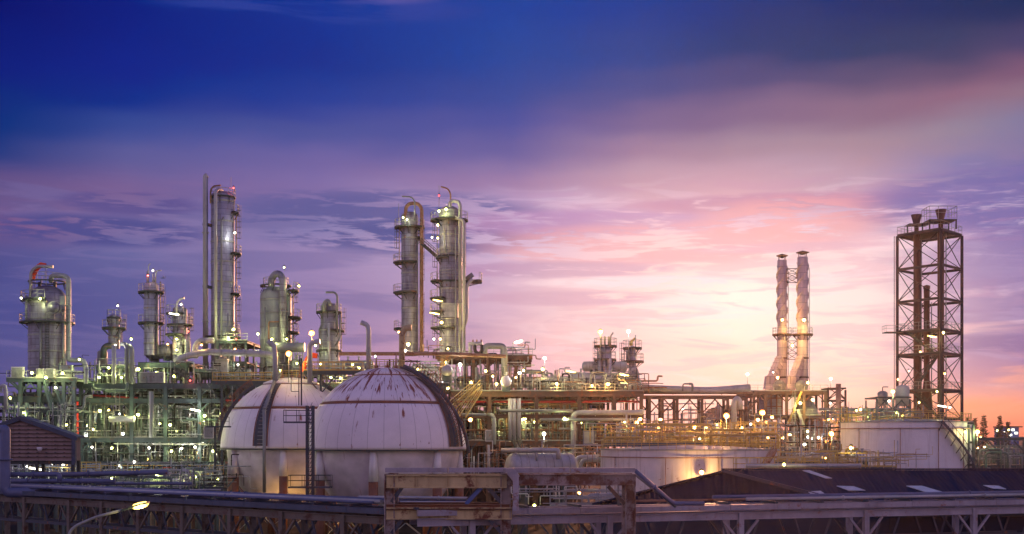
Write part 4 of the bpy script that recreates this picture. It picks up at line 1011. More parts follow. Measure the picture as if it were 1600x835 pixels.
# ================================================================== FLARE TOWER
YF = 224
def flare_tower():
    base = W(1455, HY, YF); t = thing('flare_tower', 'tall open steel lattice tower holding three rusty stacks', 'flare tower', (base.x, YF, 0))
    cor = [W(1402,HY,YF+1), W(1470,HY,YF-6.5), W(1503,HY,YF+.5), W(1437,HY,YF+7)]
    cor = [Vector((p.x, p.y, 0)) for p in cor]
    zb = 4.0; zt = W(0,368,YF).z; z = Vector((0,0,1)); M_ = 'flare steel'
    for p in cor: g = G(M_); g.box(p.x,p.y,zt/2,.42,.42,zt); g.build('post', t)
    rows = [368,421,472,520,556,612,655]; zs = [W(0,y,YF).z for y in rows]
    for j, zz in enumerate(zs):
        for i in range(4): g = G(M_); a, b = cor[i]+z*zz, cor[(i+1)%4]+z*zz; g.ibeam(a, b, .25, .45); g.build('beam', t)
    for j in range(len(zs)-1):
        for i in range(4):
            a, b = cor[i], cor[(i+1)%4]
            for p, q in (((a,zs[j]),(b,zs[j+1])),((b,zs[j]),(a,zs[j+1]))): 
                g = G(M_); g.bar(p[0]+z*p[1], q[0]+z*q[1], .12); g.build('cross_brace', t)
    for y in (368,520,556,612):
        zz = W(0,y,YF).z; g = G('dark steel'); g.slab([(p.x,p.y) for p in cor], zz+.34, .08); d = g.build('platform', t)
        g = G('grey steel')
        for i in range(4): rail(g, cor[i]+z*(zz+.34), cor[(i+1)%4]+z*(zz+.34), 1.3)
        g.build('railing', d)
    # upper small platform round the right stack
    a, b = W(1449,345,YF-4), W(1492,345,YF-4); zz = a.z
    g = G('dark steel'); g.box((a.x+b.x)/2, YF-3, zz, b.x-a.x, 4.2, .15); d = g.build('platform', t)
    g = G('grey steel')
    for yy in (YF-5, YF-1): rail(g, (a.x,yy,zz+.1), (b.x,yy,zz+.1), 2.3, r=.04)
    for xx in (a.x, b.x): rail(g, (xx,YF-5,zz+.1), (xx,YF-1,zz+.1), 2.3, r=.04)
    g.build('railing', d)
    g = G(M_)
    for xx in (a.x+.1, b.x-.1):
        for yy in (YF-4.9, YF-1.1): g = G(M_); g.bar((xx,yy,zt+.3),(xx,yy,zz),.2); g.build('stanchion', t)
    a, b = W(1417,352,YF), W(1449,352,YF); g = G('dark steel'); g.box((a.x+b.x)/2, YF, a.z, b.x-a.x, 2.6, .15); g.bar((a.x+.1,YF,zt+.3),(a.x+.1,YF,a.z),.2); g.build('platform', t)
    for (px, hw, yt, yb, Y_, lab) in ((1432,4.6,336,655,YF+1,'stack'),(1470,5.0,328,655,YF-3,'stack'),(1448,4.6,447,655,YF,'stack')):
        k = YF/F; c = W(px,yt,Y_); r = hw*k; zc = c.z; zz = W(0,yb,Y_).z
        g = G('dark rust')
        if yt < 400:
            f = 8.5*k; zf = W(0,yt+26,Y_).z; g.lathe([(r,zz),(r,zf-1),(r*.75,zf-.4),(r*.75,zf+.8),(f,zc),(f*.9,zc),(r*.6,zf+.8)], (c.x,c.y,0), 20)
        else: g.lathe([(r*1.9,zz),(r*1.9,zz+3),(r,zz+7),(r,zc-.6),(r*1.15,zc-.5),(r*1.15,zc),(.01,zc+.2)], (c.x,c.y,0), 20)
        s_ = g.build('stack', t)
        g = G('grey pipe'); g.tube([(c.x+r+.25,c.y-.3,zz),(c.x+r+.25,c.y-.3,zc-3)], .1, 6); g.build('pilot_line', s_)
    # zigzag stairs inside
    for i, (x0, y0, x1, y1) in enumerate(((1470,655,1428,612),(1428,612,1466,556),(1466,556,1420,520))):
        g = G('dark steel'); p, q = W(x0,y0,YF-2), W(x1,y1,YF-2)
        for yy in (0, .9):
            o = Vector((0,yy,0)); g.bar(p+o, q+o, .08, .28); rail(g, p+o, q+o, 1.0)
        n = int(abs(q.z-p.z)/.26)
        for k_ in range(n): m_ = p+(q-p)*(k_+.5)/n; g.bar(m_, m_+Vector((0,.9,0)), .25, .05)
        g.build('stair', t)
    g = G('dark steel'); q = W(1400,368,YF+1); ladder_geo(g, q.x-.3, q.y, 14, zt, .4, False, .03, 180); g.build('ladder', t)
    q = W(1396,520,YF+1); g = G('dark steel'); g.box(q.x, q.y, q.z, 3.4, 2.4, .14); d = g.build('platform', t)
    g = G('grey steel'); rail(g, q+Vector((-1.7,-1.2,.1)), q+Vector((1.7,-1.2,.1))); rail(g, q+Vector((-1.7,-1.2,.1)), q+Vector((-1.7,1.2,.1))); g.build('railing', d)
    return t
flare_tower()

# ================================================================== LOUVRED SHED ON THE LEFT
YS = 128
def shed():
    a, ap, b = W(-60,690,YS), W(34,653,YS), W(117,683,YS); L_ = W(-50,683,YS)
    t = thing('shed', 'louvred gable shed with blue roof edge at far left', 'shed', (ap.x, YS, 0))
    zl, zr, zp, zf = L_.z, b.z, ap.z, W(0,720,YS).z
    g = G('louvre board')
    n = 11; xr, xl = b.x-.25, L_.x+.25; full = zp-zf
    for i in range(n*1):   # overlapping louvre boards, each cut to the gable slope
        z0 = zf+full*i/n; z1 = zf+full*(i+1)/n+.03
        def xs(z):
            lo = xl if z < zl else L_.x+(ap.x-L_.x)*(z-zl)/(zp-zl); hi = xr if z < zr else b.x+(ap.x-b.x)*(z-zr)/(zp-zr)
            return lo, hi
        l0, h0 = xs(z0); l1, h1 = xs(min(z1, zp-.02)); m_ = len(g.v)
        g.v += [(l0,YS-.28,z0),(h0,YS-.28,z0),(h1,YS-.02,z1),(l1,YS-.02,z1),(l0,YS-.02,z0),(h0,YS-.02,z0)]
        g.face((m_,m_+1,m_+2,m_+3)); g.face((m_,m_+4,m_+5,m_+1))
    g.build('louvre_wall', t)
    g = G('dark steel')
    for px in range(-30, 112, 14):
        for i in range(1, n-1):
            z0 = zf+full*i/n; x = W(px+6,HY,YS).x; top = zr+(ap.x-0)*0
            zlim = zl+(zp-zl)*(x-L_.x)/(ap.x-L_.x) if x < ap.x else zr+(zp-zr)*(b.x-x)/(b.x-ap.x)
            if z0 < zlim-.5: m_ = len(g.v); g.v += [(x-.2,YS-.31,z0-.015),(x+.2,YS-.31,z0-.015),(x,YS-.31,z0+.08)]; g.v += [(v[0],v[1]+.06,v[2]) for v in g.v[m_:m_+3]]; g.face((m_,m_+1,m_+2)); g.face((m_,m_+3,m_+4,m_+1)); g.face((m_+1,m_+4,m_+5,m_+2)); g.face((m_+2,m_+5,m_+3,m_))
    g.build('louvre_clip', t)
    g = G('louvre board')   # side and back walls
    for x in (b.x-.1, L_.x+.1): g = G('louvre board'); g.box(x, YS+.9, (zr+zf)/2, .12, 1.7, zr-zf); g.build('side_wall', t)
    for p, q in ((L_, ap), (b, ap)):
        g = G('vignetted navy beam'); d = Vector((0, 2.4, 0)); o = Vector((0,-.5,.18)); p0 = p+(p-q).normalized()*.4
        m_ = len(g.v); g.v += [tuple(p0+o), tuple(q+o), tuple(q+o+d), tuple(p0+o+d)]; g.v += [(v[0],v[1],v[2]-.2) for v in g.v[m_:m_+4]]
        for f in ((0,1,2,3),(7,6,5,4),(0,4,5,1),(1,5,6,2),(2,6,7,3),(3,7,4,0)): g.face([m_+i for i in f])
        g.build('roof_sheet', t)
        g = G('vignetted navy beam'); g.bar(p0+Vector((0,-.42,-.1)), q+Vector((0,-.42,-.1)), .12, .34); g.build('barge_board', t)
    g = G('vignetted navy beam'); g.box(b.x, YS-.25, (zr+zf)/2-.2, .38, .4, zr-zf+.5); g.build('corner_trim', t)
    g = G('dark steel')
    for px in (2,58,114):
        for yy in (YS, YS+1.7): x = W(px,HY,YS).x; g.box(x, yy, zf/2, .3, .3, zf); g.build('post', t); g = G('dark steel')
    g = G('dark steel'); g.box((L_.x+b.x)/2, YS+.1, zf-.2, b.x-L_.x, .3, .35); g.build('beam', t)
    q = W(62,701,YS-.6); g = G('white paint'); g.lathe([(.001,-.3),(.16,-.25),(.3,0),(.28,.12),(.001,.14)], q, 12); g.tube([q, q+Vector((0,.35,.05))], .05, 6); g.build('dome_light', t)
shed()

# ================================================================== DARK ROOFED WAREHOUSE
def roof_mat():
    m = mat('dark roof', (0.012,0.022,0.055), 0.8, var=0.35, scale=.4, streak=0, bump=0.1, spec=0.08); nt = m.node_tree; nd = nt.nodes; L = nt.links
    gq = nd.new('ShaderNodeNewGeometry'); s = nd.new('ShaderNodeSeparateXYZ'); L.new(gq.outputs['Position'], s.inputs[0])
    w = nd.new('ShaderNodeMath'); w.operation = 'SINE'; k = nd.new('ShaderNodeMath'); k.operation = 'MULTIPLY'; k.inputs[1].default_value = 2*PI/.32; L.new(s.outputs[0], k.inputs[0]); L.new(k.outputs[0], w.inputs[0])
    bp = nd.new('ShaderNodeBump'); bp.inputs['Distance'].default_value = .04; bp.inputs['Strength'].default_value = .6; L.new(w.outputs[0], bp.inputs['Height']); L.new(bp.outputs[0], nd['Principled BSDF'].inputs['Normal'])
roof_mat()
def warehouse():
    A = W(1128,735,95); Nn = W(1392,803,87); Fc = W(925,790,102); Nn.z = Fc.z = 8.9
    X2 = 62.0
    t = thing('warehouse', 'long low warehouse with dark corrugated gable roof and pale skylights', 'warehouse', ((A.x+X2)/2, 95, 0))
    B = Vector((X2, 95, A.z)); Nb = Vector((X2, 87, 8.9)); Fb = Vector((X2, 102, 8.9))
    def sheet(name, pts, th=.14, m='dark roof'):
        g = G(m); nrm = (pts[1]-pts[0]).cross(pts[2]-pts[0]).normalized()*th; m_ = len(g.v); k = len(pts)
        g.v += [tuple(p) for p in pts]+[tuple(p-nrm) for p in pts]; g.face(range(m_, m_+k)); g.face([m_+k+i for i in range(k)][::-1])
        for i in range(k): g.face((m_+i, m_+k+i, m_+k+(i+1)%k, m_+(i+1)%k))
        return g.build(name, t)
    ro = sheet('roof', [A, Nn, Nb, B]); sheet('rear_roof', [A+Vector((0,.12,-.02)), B+Vector((0,.12,-.02)), Fb, Fc])
    sheet('gable_cladding', [A+Vector((.25,0,-.25)), Fc+Vector((.4,0,-.25)), Nn+Vector((.1,.15,-.25))], .1)
    g = G('dark roof'); g.bar(A+Vector((0,0,.08)), B+Vector((0,0,.08)), .5, .12); g.build('ridge_cap', t)
    g = G('dark beam'); g.bar(A, Nn, .2, .25); g.build('verge_trim', t)
    g = G('concrete')
    for p, q in ((Nn,Nb),(Fc,Nn),(Fc,Fb)):
        g = G('dark wall'); c_ = (p+q)/2; g.bar(Vector((p.x,p.y+(.3 if p is Nn else 0),4.3)), Vector((q.x,q.y+.3,4.3)), .25, 8.6); g.build('wall', t)
    g = G('dark steel'); g.box((Nn.x+X2)/2, 86.9, 8.82, X2-Nn.x, .3, .22); g.build('gutter', t)
    # skylights lie on the near slope: u along the ridge, v down the slope
    e = B-A; d = Vector((0, -8, 8.9-A.z)); dn = (e.cross(d)).normalized(); dn = dn if dn.z > 0 else -dn
    def on(px, py):   # point of the slope plane seen in that direction
        ray = Vector(((px-800)/F, 1, -(py-HY)/F)); o = Vector((0,0,H)); return o+ray*((A-o).dot(dn)/ray.dot(dn))
    for quad in ([(1262,770),(1282,769),(1292,776),(1270,775)], [(1307,761),(1334,762),(1352,768),(1326,768)], [(1416,761),(1440,761),(1474,771),(1448,771)], [(1536,760),(1560,761),(1572,766),(1552,765)],
                 [(1254,737),(1264,736.5),(1300,749),(1290,749)]):
        P = [on(*q)+dn*.05 for q in quad]
        g = G('skylight sheet'); m_ = len(g.v); g.v += [tuple(p) for p in P]+[tuple(p+dn*.05) for p in P]
        g.face((m_+4,m_+5,m_+6,m_+7)); 
        for i in range(4): g.face((m_+i, m_+(i+1)%4, m_+4+(i+1)%4, m_+4+i))
        g.build('skylight', t)
warehouse()

# ================================================================== FOREGROUND RACKS
ZT = 10.0
def rack_run(A, B, label, posts, m1, m2, zt=ZT, rot=1.4, name='pipe_rack'):
    A = Vector(A); B = Vector(B); t = thing(name, label, 'pipe rack', ((A.x+B.x)/2, (A.y+B.y)/2, 0)); d = (B-A); L_ = d.length; u = d.normalized(); z = Vector((0,0,1)); s_ = Vector((-u.y,u.x,0))
    if s_.y < 0: s_ = -s_
    for k, off in enumerate((0, 1.9)):
        o = s_*off; n = max(4, int(L_/3.2))
        for i in range(n):
            a, b = A+d*i/n, A+d*(i+1)/n-u*.03
            g = G(m1); g.bar(a+o+z*(zt-.17), b+o+z*(zt-.17), .34, .34); g.build('top_girder', t)
        g = G(m2); a, b = A+o, B+o; g.ibeam(a+z*(zt-.72), b+z*(zt-.72), .26, .46); g.build('lower_beam', t)
        for f in posts:
            p = A+d*f+o; g = G(m2); g.bar(p+z*(zt-.5)-s_*.0, p, .34, .34, u); g.build('post', t)
            for sg in (-1, 1):
                g = G(m2 if k == 0 else 'dark beam'); g.bar(p+z*(zt-2.4), p+u*sg*1.25+z*(zt-.98), .14); g.build('knee_brace', t)
        nn = int(L_/2.6)
        for i in range(nn):
            f0 = (i+.5)/nn; p = A+d*f0+o; g = G('dark beam'); g.bar(p+z*(zt-1.0), p+u*(.5 if i%2 else -.5)+z*(zt-2.3), .1)
            g.build('web_bar', t)
        g = G('dark beam'); g.bar(A+o+z*(zt-2.4), B+o+z*(zt-2.4), .16, .22); g.build('bottom_chord', t)
    nc = int(L_/3.2)
    for i in range(nc+1): g = G('dark beam'); p = A+d*i/nc; g.bar(p+z*(zt+.09), p+s_*1.9+z*(zt+.09), .2, .14); g.build('cross_tie', t)
    return t, A, u, s_, L_
tl, A0, u0, s0, L0 = rack_run(W(-70,HY,107)-Vector((0,0,14)), W(604,HY,73.5)-Vector((0,0,14)), 'long blue-grey foreground pipe rack running to the rusty frame', [.10,.22,.345,.43,.52,.62,.72,.82,.93], 'vignetted navy beam', 'dark rust beam')
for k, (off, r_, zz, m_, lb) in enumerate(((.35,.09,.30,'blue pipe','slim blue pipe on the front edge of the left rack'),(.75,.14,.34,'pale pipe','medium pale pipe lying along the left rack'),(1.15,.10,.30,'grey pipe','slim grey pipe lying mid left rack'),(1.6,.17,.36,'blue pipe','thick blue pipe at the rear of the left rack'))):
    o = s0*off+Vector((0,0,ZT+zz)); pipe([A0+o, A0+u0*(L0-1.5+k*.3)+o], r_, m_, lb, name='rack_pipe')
tr, A1, u1, s1, L1 = rack_run(W(652,HY,71.8)-Vector((0,0,14)), W(1680,HY,86.5)-Vector((0,0,14)), 'long pale foreground pipe rack before the warehouse', [.07,.255,.445,.64,.82,.97], 'lavender beam', 'lavender beam')
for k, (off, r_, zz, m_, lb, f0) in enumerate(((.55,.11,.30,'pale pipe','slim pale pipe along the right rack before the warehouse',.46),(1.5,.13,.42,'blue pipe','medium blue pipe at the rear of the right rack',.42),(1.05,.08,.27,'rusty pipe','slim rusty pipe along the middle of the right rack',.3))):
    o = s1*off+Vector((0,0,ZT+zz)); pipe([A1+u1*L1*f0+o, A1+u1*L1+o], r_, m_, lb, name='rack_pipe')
# rusty frame
YR = 72.5
t = thing('steel_frame', 'tall rusty cream box frame standing across the foreground racks', 'steel frame', tuple(W(795,HY,YR)-Vector((0,0,14))))
zu = W(0,742,YR).z
for px in (609, 790, 985):
    for yy in (YR, YR+2.2):
        g = G('rusted frame'); x = W(px,HY,YR).x; g.ibeam((x,yy,zu/2-.01),(x,yy,zu/2+.01),.01,.01) if 0 else None
        hgt = zu+.05
        g.box(x-.27, yy, hgt/2, .06, .46, hgt); g.box(x+.27, yy, hgt/2, .06, .46, hgt); g.box(x, yy, hgt/2, .47, .05, hgt); g.build('post', t)
for (xa, xb, yt, th, m_) in ((604,792,742,.78,'cream beam'),(794,992,741,.66,'rusted frame'),(604,800,788,.34,'rusty beam'),(604,800,793,.70,'cream beam')):
    for yy in (YR-.1, YR+2.3):
        g = G(m_); a, b = W(xa,yt,YR), W(xb,yt,YR); g.ibeam((a.x,yy,a.z-th/2),(b.x,yy,a.z-th/2),.36,th)
        for i in range(1, 4): x = a.x+(b.x-a.x)*i/4; g.box(x, yy-.10, a.z-th/2, .035, .16, th-.13)
        g.build('beam', t)
g = G('lavender beam')
for (xa, xb) in ((602,700),(701,792),(794,890),(891,992)):
    a, b = W(xa,738,YR), W(xb,738,YR); g = G('lavender beam'); g.box((a.x+b.x)/2, YR+.1, a.z+.12, b.x-a.x-.04, .8, .26); g.build('cable_cover', t)
for (x0,y0,x1,y1,m_) in ((612,785,628,762,'dark beam'),(783,785,762,762,'dark beam'),(976,788,950,760,'brown steel'),(728,788,752,762,'blue paint'),(612,834,628,812,'dark beam'),(785,834,765,812,'dark beam')):
    g = G(m_); g.bar(W(x0,y0,YR), W(x1,y1,YR), .22); g.build('knee_brace', t)
g = G('dark beam'); g.bar(W(732,782,YR+1.2), W(752,762,YR+1.2), .25, .35); g.build('tray_end', t)
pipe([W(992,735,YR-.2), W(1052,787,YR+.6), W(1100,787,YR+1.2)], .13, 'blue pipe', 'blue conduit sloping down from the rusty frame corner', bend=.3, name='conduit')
pipe([W(992,741,YR+1.2), W(1056,792,YR+1.6)], .09, 'grey pipe', 'thin grey conduit sloping beside the blue one', name='conduit')
g = G('lavender beam'); a = W(806,HY,YR-.6).x
g.bar((a-.35,YR-.6,W(0,735,YR).z), (a+.05,YR-.6,W(0,748,YR).z), .4, .5) ; g.bar((a,YR-.6,W(0,742,YR).z), (a,YR-.6,W(0,797,YR).z), .62, .34, Vector((1,0,0))); g.box(a-.5, YR-.6, W(0,735,YR).z, .5, .5, .24)
tag(g.build('duct'), 'boxy lavender cable duct dropping down the middle frame post', 'duct')
pipe([W(966,748,YR+.6), W(966,790,YR+.6)], .06, 'pale pipe', 'thin white upright pipe in the right bay of the rusty frame')
for i, (y, m_, r_) in enumerate(((777,'pale pipe',.10),(780,'blue pipe',.07),(784,'pale pipe',.09))):
    pipe([W(560,y,YR+7+i), W(735,y+2,YR+6+i)], r_, m_, ['thin pale pipe seen through the rusty frame, upper','thin blue pipe seen through the rusty frame','thin pale pipe seen through the rusty frame, lower'][i])

# street lamp lower left
YL = 62
t = thing('street_lamp', 'curved-arm street lamp with glowing head at lower left', 'street lamp', tuple(W(108,HY,YL)-Vector((0,0,14))))
g = G('cream beam'); P = [W(108,HY,YL)-Vector((0,0,14)), W(108,832,YL), W(118,822,YL), W(150,808,YL), W(192,797,YL)]
g = G('grey steel'); g.tube(P, .075, 10, True, .35); g.build('pole', t)
g = G('dark steel'); a, b = W(190,798,YL), W(213,791.5,YL); g.bar(a, b, .2, .12); g.bar(W(202,793.2,YL), W(232,785.6,YL), .42, .09); g.build('head', t)
g = G('yellow glow'); q = (W(207,793,YL)+W(231,787,YL))/2+Vector((0,0,-.0)); d = (W(231,787,YL)-W(207,793,YL)).normalized()
g.tube([q-d*.42, q-d*.3, q, q+d*.3, q+d*.42], [.05,.14,.17,.14,.05], 10); g.build('lens', t)
lamp_light(t, 'yellow', 500, W(219,795,YL-.2)-t.location, .15)

# big sky-tinted blue pipes at the far left foreground
YP = 100
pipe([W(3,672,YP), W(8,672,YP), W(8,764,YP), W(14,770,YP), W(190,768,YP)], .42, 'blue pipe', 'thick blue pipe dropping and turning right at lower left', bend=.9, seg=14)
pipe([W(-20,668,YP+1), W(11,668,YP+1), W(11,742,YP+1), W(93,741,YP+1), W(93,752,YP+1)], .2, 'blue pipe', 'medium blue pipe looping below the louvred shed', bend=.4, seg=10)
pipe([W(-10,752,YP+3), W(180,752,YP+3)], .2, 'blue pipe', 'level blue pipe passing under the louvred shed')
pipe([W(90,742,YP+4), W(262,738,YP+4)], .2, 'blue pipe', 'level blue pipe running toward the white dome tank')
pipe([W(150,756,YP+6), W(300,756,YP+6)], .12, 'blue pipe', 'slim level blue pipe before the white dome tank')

# ================================================================== VESSELS, DRUMS AND EXCHANGERS
def at(px, py, Y): return W(px, py, Y)
hvessel(at(252,550,199), 5.2, 1.15, 'stained cladding', 'x', 'dark drum with flat blind end on the raised green deck', name='drum', zfloor=at(0,565,199).z, rot=-35)
g = G('grey steel'); q = at(268,550,197.2); 
hvessel(at(838,598,202), 9.5, .95, 'pale pipe', 'x', 'long pale exchanger lying on the brown top deck', name='heat_exchanger', zfloor=at(0,612,202).z, bands=6)
hvessel(at(874,597,206), 5.5, .85, 'stained cladding', 'x', 'shorter exchanger right of the long pale one', name='heat_exchanger', zfloor=at(0,612,206).z, bands=3)
hvessel(at(922,594,203), 6.0, 1.25, 'pale pipe', 'x', 'fat pale drum left of the hazy little tower', name='drum', zfloor=at(0,612,203).z, bands=3)
hvessel(at(963,594,206), 4.4, 1.2, 'pale pipe', 'x', 'fat pale drum between the two hazy little towers', name='drum', zfloor=at(0,612,206).z, bands=3)
hvessel(at(945,573,206), 6.8, .85, 'pale pipe', 'x', 'raised slim drum behind the left hazy tower', name='drum', zfloor=at(0,582,206).z, bands=4)
hvessel(at(699,580,188), 3.0, .82, 'pale pipe', 'y', 'round-ended pale vessel facing out right of the sphere crown', name='drum', zfloor=at(0,597,188).z)
hvessel(at(791,597,193.5), 4.0, .85, 'white paint', 'y', 'bright white round-ended vessel on the brown top deck', name='drum', zfloor=at(0,612,193.5).z)
hvessel(at(742,598,206), 5.0, 1.1, 'pale pipe', 'x', 'pale drum behind the deck posts near the twin columns', name='drum', zfloor=at(0,612,206).z)
hvessel(at(360,586,200), 6.0, 1.0, 'painted vessel', 'x', 'pale green exchanger above the left sphere', name='heat_exchanger', zfloor=at(0,598,200).z)
hvessel(at(330,585,196), 5.0, .9, 'green pipe', 'x', 'dark green exchanger at the foot of tallest column', name='heat_exchanger', zfloor=at(0,598,196).z)
hvessel(at(556,572,200), 5.0, .9, 'grey pipe', 'x', 'grey exchanger right of the stout hooked column', name='heat_exchanger', zfloor=at(0,598,200).z)
hvessel(at(175,594,197), 3.5, .9, 'painted vessel', 'x', 'pale green drum at the left end of main top deck', name='drum', zfloor=at(0,600,197).z-.3)
# lagged drum below right of the rusty sphere
t = hvessel(at(846,732,170), 8.2, 2.1, 'pale pipe', 'x', 'big lagged horizontal drum with ribbed jacket beside the pink tank', name='lagged_drum', zfloor=0, bands=7, rot=18)
pipe([at(783,704,168), at(872,704,168), at(872,718,168)], .32, 'pale pipe', 'thick pale header pipe above the lagged drum', bend=.2, seg=12)
for px in (806,838): pipe([at(px,704,168), at(px,722,168)], .18, 'pale pipe')
# small domed vessels near the ground left
vvessel(at(275,0,160)*0+Vector((at(275,HY,160).x,160,5.2)), 1.85, 2.3, 'white paint', 'white dome-topped vessel near the ground left of spheres')
vvessel(Vector((at(240,HY,166).x,166,5.0)), 2.0, 2.3, 'painted vessel', 'pale green dome-topped vessel left of the white dome')
for px, Y, py, r_, h_, lab in ((214,204,685,1.3,4.2,'tall dim drum standing on the middle deck left bay'),(330,206,685,1.6,3.4,'dark upright drum on the middle deck near left sphere'),(150,206,685,1.3,4.6,'grey upright drum left end of the middle deck'),
        (745,208,690,1.3,4.0,'dim upright drum just right of the sphere stair'),(870,209,690,1.5,3.4,'blue-shadowed upright drum on the brown middle deck'),(800,211,690,1.4,3.6,'yellow-green lit upright drum on the brown middle deck'),
        (287,198,598,.9,2.6,'small pale upright drum under the raised green deck'),(463,200,598,1.0,3.0,'small upright drum below the domed vessel'),(160,200,572,.8,2.0,'small pot vessel on the instrument deck')):
    z = at(0,py,190 if px < 700 else 195).z
    vvessel(Vector((at(px,HY,Y).x, Y, z)), r_, h_, ['painted vessel','grey pipe','stained cladding'][px % 3], lab)
# blue drum glimpsed at the middle deck right
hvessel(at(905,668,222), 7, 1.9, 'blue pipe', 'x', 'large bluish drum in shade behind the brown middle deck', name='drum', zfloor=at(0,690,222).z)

# ---- particular pipes seen clearly
P_ = pipe
P_([at(178,600,189.5), at(178,540,189.5)], .33, 'pale pipe', 'left one of three pale risers above main deck', seg=12)
P_([at(198,600,189.5), at(198,541,189.5), at(195,538,190.5), at(190,538,192)], .33, 'grey pipe', 'middle one of three risers, grey and hooked', seg=12, bend=.6)
P_([at(206,600,189.3), at(206,545,189.3), at(202,541,191)], .36, 'grey pipe', 'right one of three risers, dark and thick', seg=12, bend=.6)
P_([at(162,560,194), at(162,545,194), at(168,540,194), at(176,541,194)], .5, 'dark steel', 'thick dark elbow left of the three risers', bend=1.2, seg=14)
P_([at(273,566,191), at(292,556,191), at(320,550,191), at(410,553,191), at(430,556,192)], .52, 'pale pipe', 'thick pale header sweeping across below tallest column', bend=1.5, seg=14)
P_([at(305,560,193), at(305,541,193), at(311,533,193), at(334,532,193)], .45, 'pale pipe', 'thick pale elbow left of the tallest column foot', bend=1.1, seg=14)
P_([at(430,595,172), at(430,556,172), at(428,539,172), at(418,534,172)], .36, 'pale pipe', 'hooked pale vent before the fat domed vessel', bend=.8, seg=12)
P_([at(484,600,174), at(484,540,174), at(489,535,174), at(500,534,174)], .36, 'pale pipe', 'pale riser bending right beside the windsock', bend=.7, seg=12)
P_([at(427,543,196), at(476,543,196)], .75, 'grey pipe', 'thick dull header behind the domed vessel foot', seg=14)
P_([at(576,580,170), at(576,516,170), at(574,508,170), at(564,504,170)], .33, 'pale pipe', 'tall hooked vent at the left of rusty crown', bend=.8, seg=12)
P_([at(628,580,158), at(628,522,158), at(632,513,158), at(643,512,158)], .38, 'cream beam', 'orange-lit hooked vent on the rusty sphere crown', bend=.9, seg=12)
P_([at(530,553,186), at(690,553,186), at(790,557,190)], .28, 'rusty pipe', 'long thin pipe crossing above the sphere crown')
P_([at(757,556,196), at(757,545,196), at(761,541,196), at(784,541,196), at(788,545,196), at(788,600,196)], .5, 'grey pipe', 'thick inverted-U pipe on the raised brown deck', bend=.9, seg=14)
P_([at(735,556,196), at(735,536,196)], .3, 'pale pipe', 'upright stub carrying relief valves right of the pair')
P_([at(732,538,196), at(754,537,196)], .32, 'pale pipe', 'short header carrying relief valves right of the pair')
for px in (739,745,752): P_([at(px,538,196), at(px,531,196)], .12, 'rusty pipe', flanges=False)
P_([at(742,540,196), at(742,549,195.6), at(748,554,195.6), at(753,549,195.6), at(753,540,196)], .28, 'black', 'dark wishbone relief pipes hanging from short header', bend=.4)
P_([at(1003,640,193), at(1003,645,193), at(902,645,193), at(896,650,193), at(896,730,193)], .42, 'pale pipe', 'thick pale pipe turning down left of the pink tank', bend=.9, seg=14)
P_([at(900,740,180), at(900,722,180), at(904,715,180), at(937,714,180)], .35, 'pale pipe', 'outer pale elbow pipe feeding the pink tank', bend=.9, seg=12)
P_([at(907,740,178), at(907,726,178), at(911,719,178), at(939,718,178)], .3, 'painted vessel', 'inner pale elbow pipe feeding the pink tank', bend=.8, seg=12)
for px in (797,803.5,811): P_([at(px,688,194), at(px,623,194)], .34, 'pale pipe', seg=10, flanges=False)
P_([at(772,695,193), at(772,655,193), at(769,649,193), at(764,648,195)], .33, 'painted vessel', 'pale green elbow pipe by the white control box', bend=.6)
P_([at(235,684,188.5), at(235,612,188.5)], .24, 'pale pipe', 'left one of the close riser pair in the left structure')
P_([at(237.8,684,188.5), at(237.8,612,188.5)], .24, 'grey pipe', 'right one of the close riser pair in the left structure')
P_([at(145,600,188.8), at(145,607,188.8), at(152,609,188.8), at(166,609,188.8)], .2, 'green pipe', bend=.4)
P_([at(165,611,188.6), at(196,611,188.6), at(199,607,188.6), at(199,598,188.6)], .25, 'green pipe', bend=.6)
P_([at(171,655,188.6), at(210,655,188.6)], .5, 'pale pipe', 'short fat pale level pipe hung in the left structure')
P_([at(240,625,191), at(395,626,191)], .16, 'red pipe', 'long red pipe running under the top deck left')
P_([at(145,618,191), at(215,622,191)], .14, 'red pipe', 'short red pipe under the left end of the top deck')
P_([at(715,628,196), at(1000,628,196)], .2, 'red pipe', 'long red pipe running under the brown top deck')
P_([at(119,628,189), at(119,683,189)], .34, 'red paint', 'bright red standpipe beside the left structure corner', seg=10)
P_([at(0,612,178), at(0,605,178), at(7,602,178), at(9,612,178), at(9,640,178)], .3, 'pale pipe', 'hooked pale pipe at the extreme left edge', bend=.8)
P_([at(135,574,184), at(134,600,184)], .3, 'painted vessel', 'short pale riser right of the wide column')
for (x0, x1, y) in ((353,395,633),(130,205,631),(780,895,642),(716,760,648),(845,1000,656)): P_([at(x0,y,192), at(x1,y,192)], .24, 'grey pipe')

